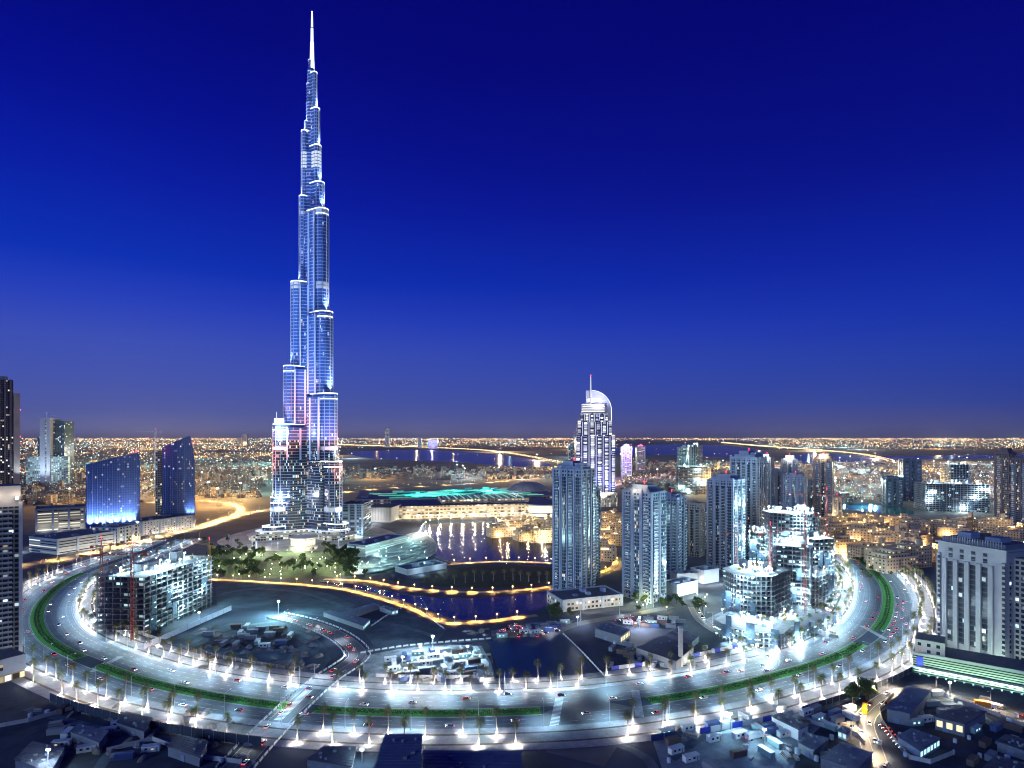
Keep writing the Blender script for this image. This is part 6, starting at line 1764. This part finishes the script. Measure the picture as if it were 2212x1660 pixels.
# ================================================================== VEHICLES
PAINT = [mat('car_white', (.6, .6, .6), .3), mat('car_silver', (.35, .36, .38), .3, .5), mat('car_black', (.02, .02, .025), .25), mat('car_red', (.35, .02, .02), .3), mat('car_blue', (.03, .06, .2), .3)]
PN = ['white', 'silver', 'black', 'red', 'blue']
GLASS = mat('car_glass', (.01, .015, .02), .08)
TYRE = mat('tyre', (.015, .015, .015), .9); RIM = mat('rim', (.4, .4, .42), .35, .7)
HEADL = glow('headlight', (1, .97, .9), 16); TAIL = glow('tail_light', (1, .04, .05), 9)
def car(pi, label, group):
    t = thing('car', label, 'car', (0, 0), 0, group)
    b = MB()
    prof = [(-2.2, .45), (-2.25, .85), (-1.95, 1.0), (1.1, .98), (2.1, .82), (2.2, .45)]
    n = len(prof)
    for i in range(n):
        a, c = prof[i], prof[(i + 1) % n]
        b.face([(a[0], -.88, a[1]), (a[0], .88, a[1]), (c[0], .88, c[1]), (c[0], -.88, c[1])])
    b.face([(x, -.88, z) for x, z in prof][::-1]); b.face([(x, .88, z) for x, z in prof])
    b.build('body', PAINT[pi], t)
    b = MB(); lo, hi = [(-1.75, .98), (1.0, .98)], [(-1.35, 1.48), (.25, 1.48)]
    q0 = [(-1.75, -.8, .99), (1.0, -.8, .99), (1.0, .8, .99), (-1.75, .8, .99)]; q1 = [(-1.3, -.66, 1.46), (.2, -.66, 1.46), (.2, .66, 1.46), (-1.3, .66, 1.46)]
    for i in range(4): j = (i + 1) % 4; b.face([q0[i], q0[j], q1[j], q1[i]], None, 0)
    b.face(q1, None, 1); b.build('cabin', [GLASS, PAINT[pi]], t)
    for x in (-1.35, 1.35):
        for s_ in (-1, 1):
            b = MB(); b.tube((x, s_ * .72, .33), (x, s_ * .92, .33), .33, .33, 12); w_ = b.build('wheel', TYRE, t)
            b = MB(); b.tube((x, s_ * .925, .33), (x, s_ * .94, .33), .2, .2, 10); b.build('rim', RIM, w_)
    for s_ in (-1, 1):
        b = MB(); b.box(2.18, 2.26, s_ * .62 - .24, s_ * .62 + .24, .58, .8, bot=True); b.build('headlight', HEADL, t)
        b = MB(); b.box(-2.31, -2.24, s_ * .62 - .26, s_ * .62 + .26, .62, .84, bot=True); b.build('tail_light', TAIL, t)
    return t
carP = {}
def put_car(x, y, z, a, lblf, grpf, ci=None):
    ci = rng.choice([0, 0, 1, 2, 3, 4]) if ci is None else ci
    lbl, grp = lblf % PN[ci], grpf % PN[ci]
    if ci not in carP:
        carP[ci] = o = car(ci, lbl, grp); o.location = (x, y, z); o.rotation_euler.z = a
    else: copy_tree(carP[ci], (x, y, z), a, 1, lbl, grp)
def traffic(path, lanes, spacing, z, lblf, grpf, rev=False, start=0.0, cond=None):
    pts = resample(path, spacing, start)
    for k, (x, y, nx, ny) in enumerate(pts):
        o = rng.choice(lanes); j = rng.uniform(-5, 5)
        a = math.atan2(-nx, ny) + (math.pi if rev else 0)
        x += nx * o + ny * j; y += ny * o - nx * j
        if not inview(x, y, 10): continue
        if cond and not cond(*bpx((x, y))): continue
        put_car(x, y, z, a, lblf, grpf)
traffic(BLV, [7.5, 12.5, 17.5, 22], 30, .06, '%s car driving on the inner road of the boulevard', '%s cars on the inner boulevard road', False, 20)
traffic(BLV, [-7.5, -11.7, -16], 38, .06, '%s car driving on the outer road of the boulevard', '%s cars on the outer boulevard road', True, 33)
traffic(BLV, [-7.5, -11.7, -16], 9, .06, '%s car queueing at the right end of the boulevard', '%s cars queueing at the right bend', False, 3, lambda px, py: 1880 < px < 1960 and 1290 < py < 1385)
traffic(X1, [-3, 3], 17, .07, '%s car on the road crossing the lots', '%s cars on the crossing road', False, 5)
traffic(X4, [-2.4, 2.4], 12, .07, '%s car on the lit street among the sheds at lower right', '%s cars on the street among the sheds', True, 3)
traffic(X3, [-2.4, 2.4], 20, .21, '%s car on the loop road round the right site', '%s cars on the loop road', False, 7)
traffic(HWY1, [-9, -4, 4, 9], 40, .05, '%s car on the highway behind the glass towers', '%s cars on the left highway', False, 9)
for i in range(26):
    x, y = gp(rng.uniform(1075, 1225), rng.uniform(1350, 1376)); put_car(x, y, .05, rng.choice([.3, 1.87]), '%s car parked on the gravel strip above the square lot', '%s cars parked on the gravel strip')
for i in range(12):
    x, y = gp(rng.uniform(1330, 1440), rng.uniform(1332, 1346)); put_car(x, y, .06, rng.choice([.2, 1.7]), '%s car parked below the basin towers', '%s cars parked below the basin towers')
for i in range(8):
    x, y = gp(1885 + i * 6, 1572 + i * 7); put_car(x + 6, y, .03, 2.1 + rng.uniform(-.1, .1), '%s car parked beside the lit street among the sheds', '%s cars parked by the sheds', 3 if i < 5 else None)
def bus(nm, lbl, px, py, a, m, L_=10.0, H_=3.1):
    t = thing(nm, lbl, 'bus' if nm == 'bus' else 'truck', (*gp(px, py), .04), a)
    b = MB()
    if nm == 'bus': b.box(-L_ / 2, L_ / 2, -1.25, 1.25, .45, H_, bot=True)
    else:
        b.box(-L_ / 2, L_ / 2 - 2.6, -1.25, 1.25, .9, H_ + .4, bot=True)
    b.build('body', m, t)
    if nm == 'bus':
        for s_ in (-1, 1):
            b = MB(); b.box(-L_ / 2 + .6, L_ / 2 - .6, s_ * 1.28 - .02, s_ * 1.28 + .02, 1.6, 2.6, bot=True); b.build('window_strip', GLASS, t)
        b = MB(); b.box(L_ / 2 + .01, L_ / 2 + .05, -1.1, 1.1, 1.3, 2.7, bot=True); b.build('windscreen', GLASS, t)
    else:
        b = MB(); b.box(L_ / 2 - 2.4, L_ / 2, -1.2, 1.2, .6, 2.9, bot=True); b.build('cab', PAINT[0], t)
        b = MB(); b.box(L_ / 2 + .01, L_ / 2 + .05, -1.05, 1.05, 1.7, 2.6, bot=True); b.build('windscreen', GLASS, t)
    for x in (-L_ * .3, L_ * .32):
        for s_ in (-1, 1):
            b = MB(); b.tube((x, s_ * .95, .5), (x, s_ * 1.3, .5), .5, .5, 12); b.build('wheel', TYRE, t)
    for s_ in (-1, 1):
        b = MB(); b.box(L_ / 2 + .01, L_ / 2 + .08, s_ * .85 - .2, s_ * .85 + .2, .75, 1.0, bot=True); b.build('headlight', HEADL, t)
        b = MB(); b.box(-L_ / 2 - .08, -L_ / 2 - .01, s_ * .9 - .15, s_ * .9 + .15, .9, 1.2, bot=True); b.build('tail_light', TAIL, t)
    return t
t = bus('bus', 'yellow bus parked at the corner of the lit street', 1868, 1537, 1.0, mat('bus_yellow_glow', (.75, .38, .01), .4, emit=(1, .5, .02), es=.12))  # yellow paint with a faint glow of its own
lamp('POINT', (-1, -5, 5), 1.6e3, (1, .8, .4), t, .4, name='bus_light')
bus('truck', 'blue truck parked in the lower yard by the white walled store', 1664, 1576, .3, CAB[2])
bus('truck', 'second blue truck parked below the first in the lower yard', 1670, 1586, .35, CAB[2])
bus('truck', 'white truck parked at the teal cabins in the lower yard', 1630, 1596, .4, CAB[0])
bus('truck', 'orange digger truck on the road below the car park podium', 2128, 1528, -.4, mat('truck_orange', (.6, .2, .02), .5))

# ================================================================== THE CITY BEYOND
# low houses and blocks of the districts behind, too many to count
DIST = facade('district_wall', (0.14, 0.135, 0.14), (0.04, 0.04, 0.05), 4.5, 3.6, .25, .25, .75, lit=.12, ca=(1, .62, .26), cb=(.5, .95, .95), s=1.1, mixb=.35)
DROOF = mat('district_roof', (.10, .10, .115), .9, noise=.3, nscale=.02)
def blocked(px, py):
    if 735 < px < 1225 and 968 < py < 1010: return True
    if 1320 < px < 1660 and 955 < py < 996: return True
    if 1640 < px < 2212 and 972 < py < 998: return True
    if 1250 < px < 1345 and py > 1000: return True
    if 740 < px < 1215 and py > 1036: return True
    if 300 < px < 600 and py > 1076: return True
    if px < 300 and py > 1100: return True
    if 560 < px < 745 and py > 1050: return True
    if 1340 < px < 1800 and py > 1070: return True
    if px >= 1800 and py > 1085: return True
    return False
q = random.Random(99)
b = MB(); k = 0
while k < 5200:
    px = q.uniform(-60, 2270); py = 952 + 140 * q.random() ** 1.25
    if blocked(px, py): continue
    if 1800 < px and 1010 < py and q.random() < .7: continue
    x, y = gp(px, py); a = q.choice([.2, .25, -.3]) + q.uniform(-.05, .05)
    f = 1 if y < 3500 else 1.0 + y / 9000
    w_, d_, h_ = q.uniform(7, 20) * f, q.uniform(7, 15) * f, q.uniform(4, 11) * (1 if q.random() < .9 else 2.2)
    P = [(x + u * math.cos(a) - v * math.sin(a), y + u * math.sin(a) + v * math.cos(a)) for u, v in ((-w_ / 2, 0), (w_ / 2, 0), (w_ / 2, d_), (-w_ / 2, d_))]
    b.prism(P, 0, h_, 0, 1, u0=k * 50.0); k += 1
tag(b.build('distant_houses', [DIST, DROOF]), 'mass of low houses and blocks spreading to the horizon', 'city', kind='stuff')
# the countless lamps of the far city
LC = [glow('far_amber', (1.0, .60, .20), 2.6), glow('far_warm', (1.0, .74, .40), 2.6), glow('far_white', (.85, .97, 1.0), 2.4), glow('far_teal', (.35, .95, .8), 1.7), glow('far_red', (1, .1, .12), 2.2), glow('far_violet', (.6, .4, 1), 1.8),
      glow('far_amber_dim', (1.0, .55, .2), .75), glow('far_warm_dim', (1.0, .8, .55), .8), glow('far_white_dim', (.8, .95, 1.0), .7), glow('far_teal_dim', (.3, .9, .8), .5)]
def dimmer(q, c, p=.55): return c + 6 if c < 4 and q.random() < p else c
from mathutils import noise as mnoise
def dots(n, sampler, seed, nm, lbl, smin, smax, zmax=8.0, cap=1e9):
    q = random.Random(seed); b = MB(); k = 0; tries = 0
    while k < n and tries < n * 30:
        tries += 1
        r = sampler(q)
        if r is None: continue
        px, py, c = r
        x, y = gp(px, py)
        if y > 52000 or y < 300: continue
        s_ = min(cap, y / 600 * q.uniform(smin, smax)) / 2
        z = q.uniform(2, zmax) + (q.uniform(0, 110) * min(1, y / 15000) if y > 6000 else 0)
        b.tube((x, y, z), (x, y, z + 1.6 * s_), s_, s_ * .7, 5, dimmer(q, c)); k += 1
    tag(b.build(nm, LC), lbl, 'city lights', kind='stuff')
def s_horizon(q):
    px = q.uniform(-60, 2270); py = 948.6 + q.random() ** 1.7 * 46
    if blocked(px, py) and q.random() < .97: return None
    d = mnoise.noise(Vector((px * .012, py * .16, 3))) + .35 * mnoise.noise(Vector((px * .05, py * .5, 9)))
    if d < q.uniform(-.45, .55) - .25 * (py < 953): return None
    cold = mnoise.noise(Vector((px * .006, py * .1, 20))) + (.28 if px < 300 or 560 < px < 900 else 0) - (.1 if px > 900 else 0)
    r = q.random()
    c = 4 if r < .02 else 5 if r < .03 else (2 if q.random() < .36 + cold * 1.4 else 1) if r < .60 else 0
    if cold < -.05 and c == 2: c = 1
    return px, py, c
dots(9000, s_horizon, 1, 'horizon_city_lights', 'band of countless city lamps along the horizon', .35, 1.0)
def s_mid(q):
    px = q.uniform(-60, 2270); py = 962 + q.random() ** 1.3 * 128
    if blocked(px, py): return None
    d = mnoise.noise(Vector((px * .018, py * .07, 31)))
    if d < q.uniform(-.5, .4): return None
    r = q.random()
    if px < 620: c = 2 if r < .40 else 3 if r < .64 else 1 if r < .85 else 0
    elif px < 1250: c = 2 if r < .3 else 3 if r < .4 else 0 if r < .7 else 1
    else: c = 0 if r < .35 else 1 if r < .6 else 2 if r < .85 else 3
    if r > .97: c = 4
    return px, py, c
dots(8500, s_mid, 2, 'district_lights', 'scattered lamps of the districts behind the towers', .22, .7)
# lit streets that cross the plain: straight strings of lamps, some bright, some faint
q2 = random.Random(17)
b = MB()
for i in range(60):
    px, py = q2.uniform(-100, 2300), 953 + q2.random() ** 1.4 * 70
    if blocked(px, py): continue
    x, y = gp(px, py); a = q2.choice([.25, .25, 1.82, 1.82, -.5]) + q2.uniform(-.08, .08); L_ = y * q2.uniform(.12, .5); n = int(L_ / (y * q2.uniform(.006, .014)))
    c = q2.choice([0, 0, 1, 1, 2, 3]); sz = q2.uniform(.35, .9)
    for k in range(n):
        xx, yy = x + math.cos(a) * (k / n - .5) * L_, y + math.sin(a) * (k / n - .5) * L_
        if yy < 1500 or yy > 45000 or blocked(*bpx((xx, yy))): continue
        s_ = yy / 600 * sz * q2.uniform(.7, 1.1) / 2
        b.tube((xx, yy, 8), (xx, yy, 8 + 1.5 * s_), s_, s_ * .7, 5, dimmer(q2, c, .3))
tag(b.build('street_lights', LC), 'strings of street lamps crossing the far plain', 'city lights', kind='stuff')
# dense lamps strung along the far highways
def along(path, spacing, w_, seed, nm, lbl, c0=1, smin=.6, smax=1.0):
    q = random.Random(seed); b = MB()
    for (x, y, nx, ny) in resample(path, spacing, 0):
        for o in (-w_, w_):
            xx, yy = x + nx * o + q.uniform(-5, 5), y + ny * o + q.uniform(-5, 5); s_ = yy / 600 * q.uniform(smin, smax) / 2
            b.tube((xx, yy, 9), (xx, yy, 9 + s_ * 1.5), s_, s_ * .7, 5, c0 if q.random() < .7 else 0)
    tag(b.build(nm, LC), lbl, 'city lights', kind='stuff')
along(HWY3, 45, 18, 3, 'highway_lights', 'string of lamps along the highway across the dark creek')
along(HWY4, 45, 18, 4, 'highway_lights', 'string of lamps along the highway on the right plain')
along(HWY6, 60, 12, 6, 'highway_lights', 'string of amber lamps along the bay road', 0, .5, .8)
along(HWY5, 50, 14, 7, 'highway_lights', 'string of amber lamps along the road behind the mall', 0, .5, .8)
# masts added to put the broad light of the far districts on the ground
EX = []
q4 = random.Random(23)
while len(EX) < 130:
    px, py = q4.uniform(-40, 2250), 957 + 122 * q4.random() ** 1.5
    if blocked(px, py) or 1330 < px < 1420 or 40 < px < 175 or 815 < px < 860 or 505 < px < 540: continue
    Y_ = gp(px, py)[1]
    c_ = q4.choice([AMB, AMB, (1, .7, .4), (.35, .9, .85), (.6, .9, 1)]) if px > 620 else q4.choice([AMB, (.25, .75, .7), AMB, (1, .7, .4)])
    EX.append((px, py, 6.5e5 * (Y_ / 1800) ** 1.7 * q4.uniform(.5, 1.4), c_))
for px, py, p_, c_ in tuple(EX) + ((470, 1092, 1.2e6, AMB), (520, 1076, 1.0e6, AMB), (150, 1092, 6e5, AMB), (210, 1060, 5e5, (1, .6, .3)), (900, 962, 3e7, (1, .72, .4)), (1080, 976, 1.6e7, (1, .68, .35)), (1160, 994, 6e6, (1, .66, .35)),
                       (1640, 962, 3e7, (1, .72, .4)), (1760, 974, 1.6e7, (1, .75, .42)), (1890, 990, 8e6, (1, .78, .5)), (1320, 1042, 9e5, (1, .6, .35)), (1420, 1036, 9e5, (1, .66, .4)), (1480, 1060, 5e5, (.5, 1, .9)), (1880, 1066, 5e5, (.2, .7, .9)), (2080, 1074, 1.2e6, (.3, .8, 1)),
                       (760, 990, 2e6, (.6, .85, 1)), (500, 1010, 1.2e6, (.4, .8, .9)), (1000, 1026, 6e5, (.9, .6, .6))):
    X, Y = gp(px, py)
    t = thing('added_mast_lamp', 'added high mast lamp lighting the ground far behind the towers', 'street lamp', (X, Y), 0, 'added high mast lamps of the far districts')
    b = MB(); b.tube((0, 0, 0), (0, 0, 38), .5, .3, 6); b.build('pole', POLE, t)
    b = MB(); b.tube((0, 0, 38), (0, 0, 39.5), 2.6, 2.2, 10); b.build('lantern', WLAMP, t)
    lamp('POINT', (0, 0, 44), p_, c_, t, 1.5)
# ================================================================== thin dusk haze
hb = MB(); hb.box(-46000, 46000, -2100, 61000, -1.0, 870.0, bot=True)
hm_ = bpy.data.materials.new('haze_air'); hm_.use_nodes = True
ht = hm_.node_tree; ht.nodes.clear()
ho = ht.nodes.new('ShaderNodeOutputMaterial'); pv = ht.nodes.new('ShaderNodeVolumePrincipled')
pv.inputs['Color'].default_value = (.75, .8, .9, 1); pv.inputs['Density'].default_value = 0.65e-5; pv.inputs['Anisotropy'].default_value = 0.2
ht.links.new(pv.outputs[0], ho.inputs['Volume'])
tag(hb.build('haze', hm_), kind='stuff')
cy.volume_bounces = 0
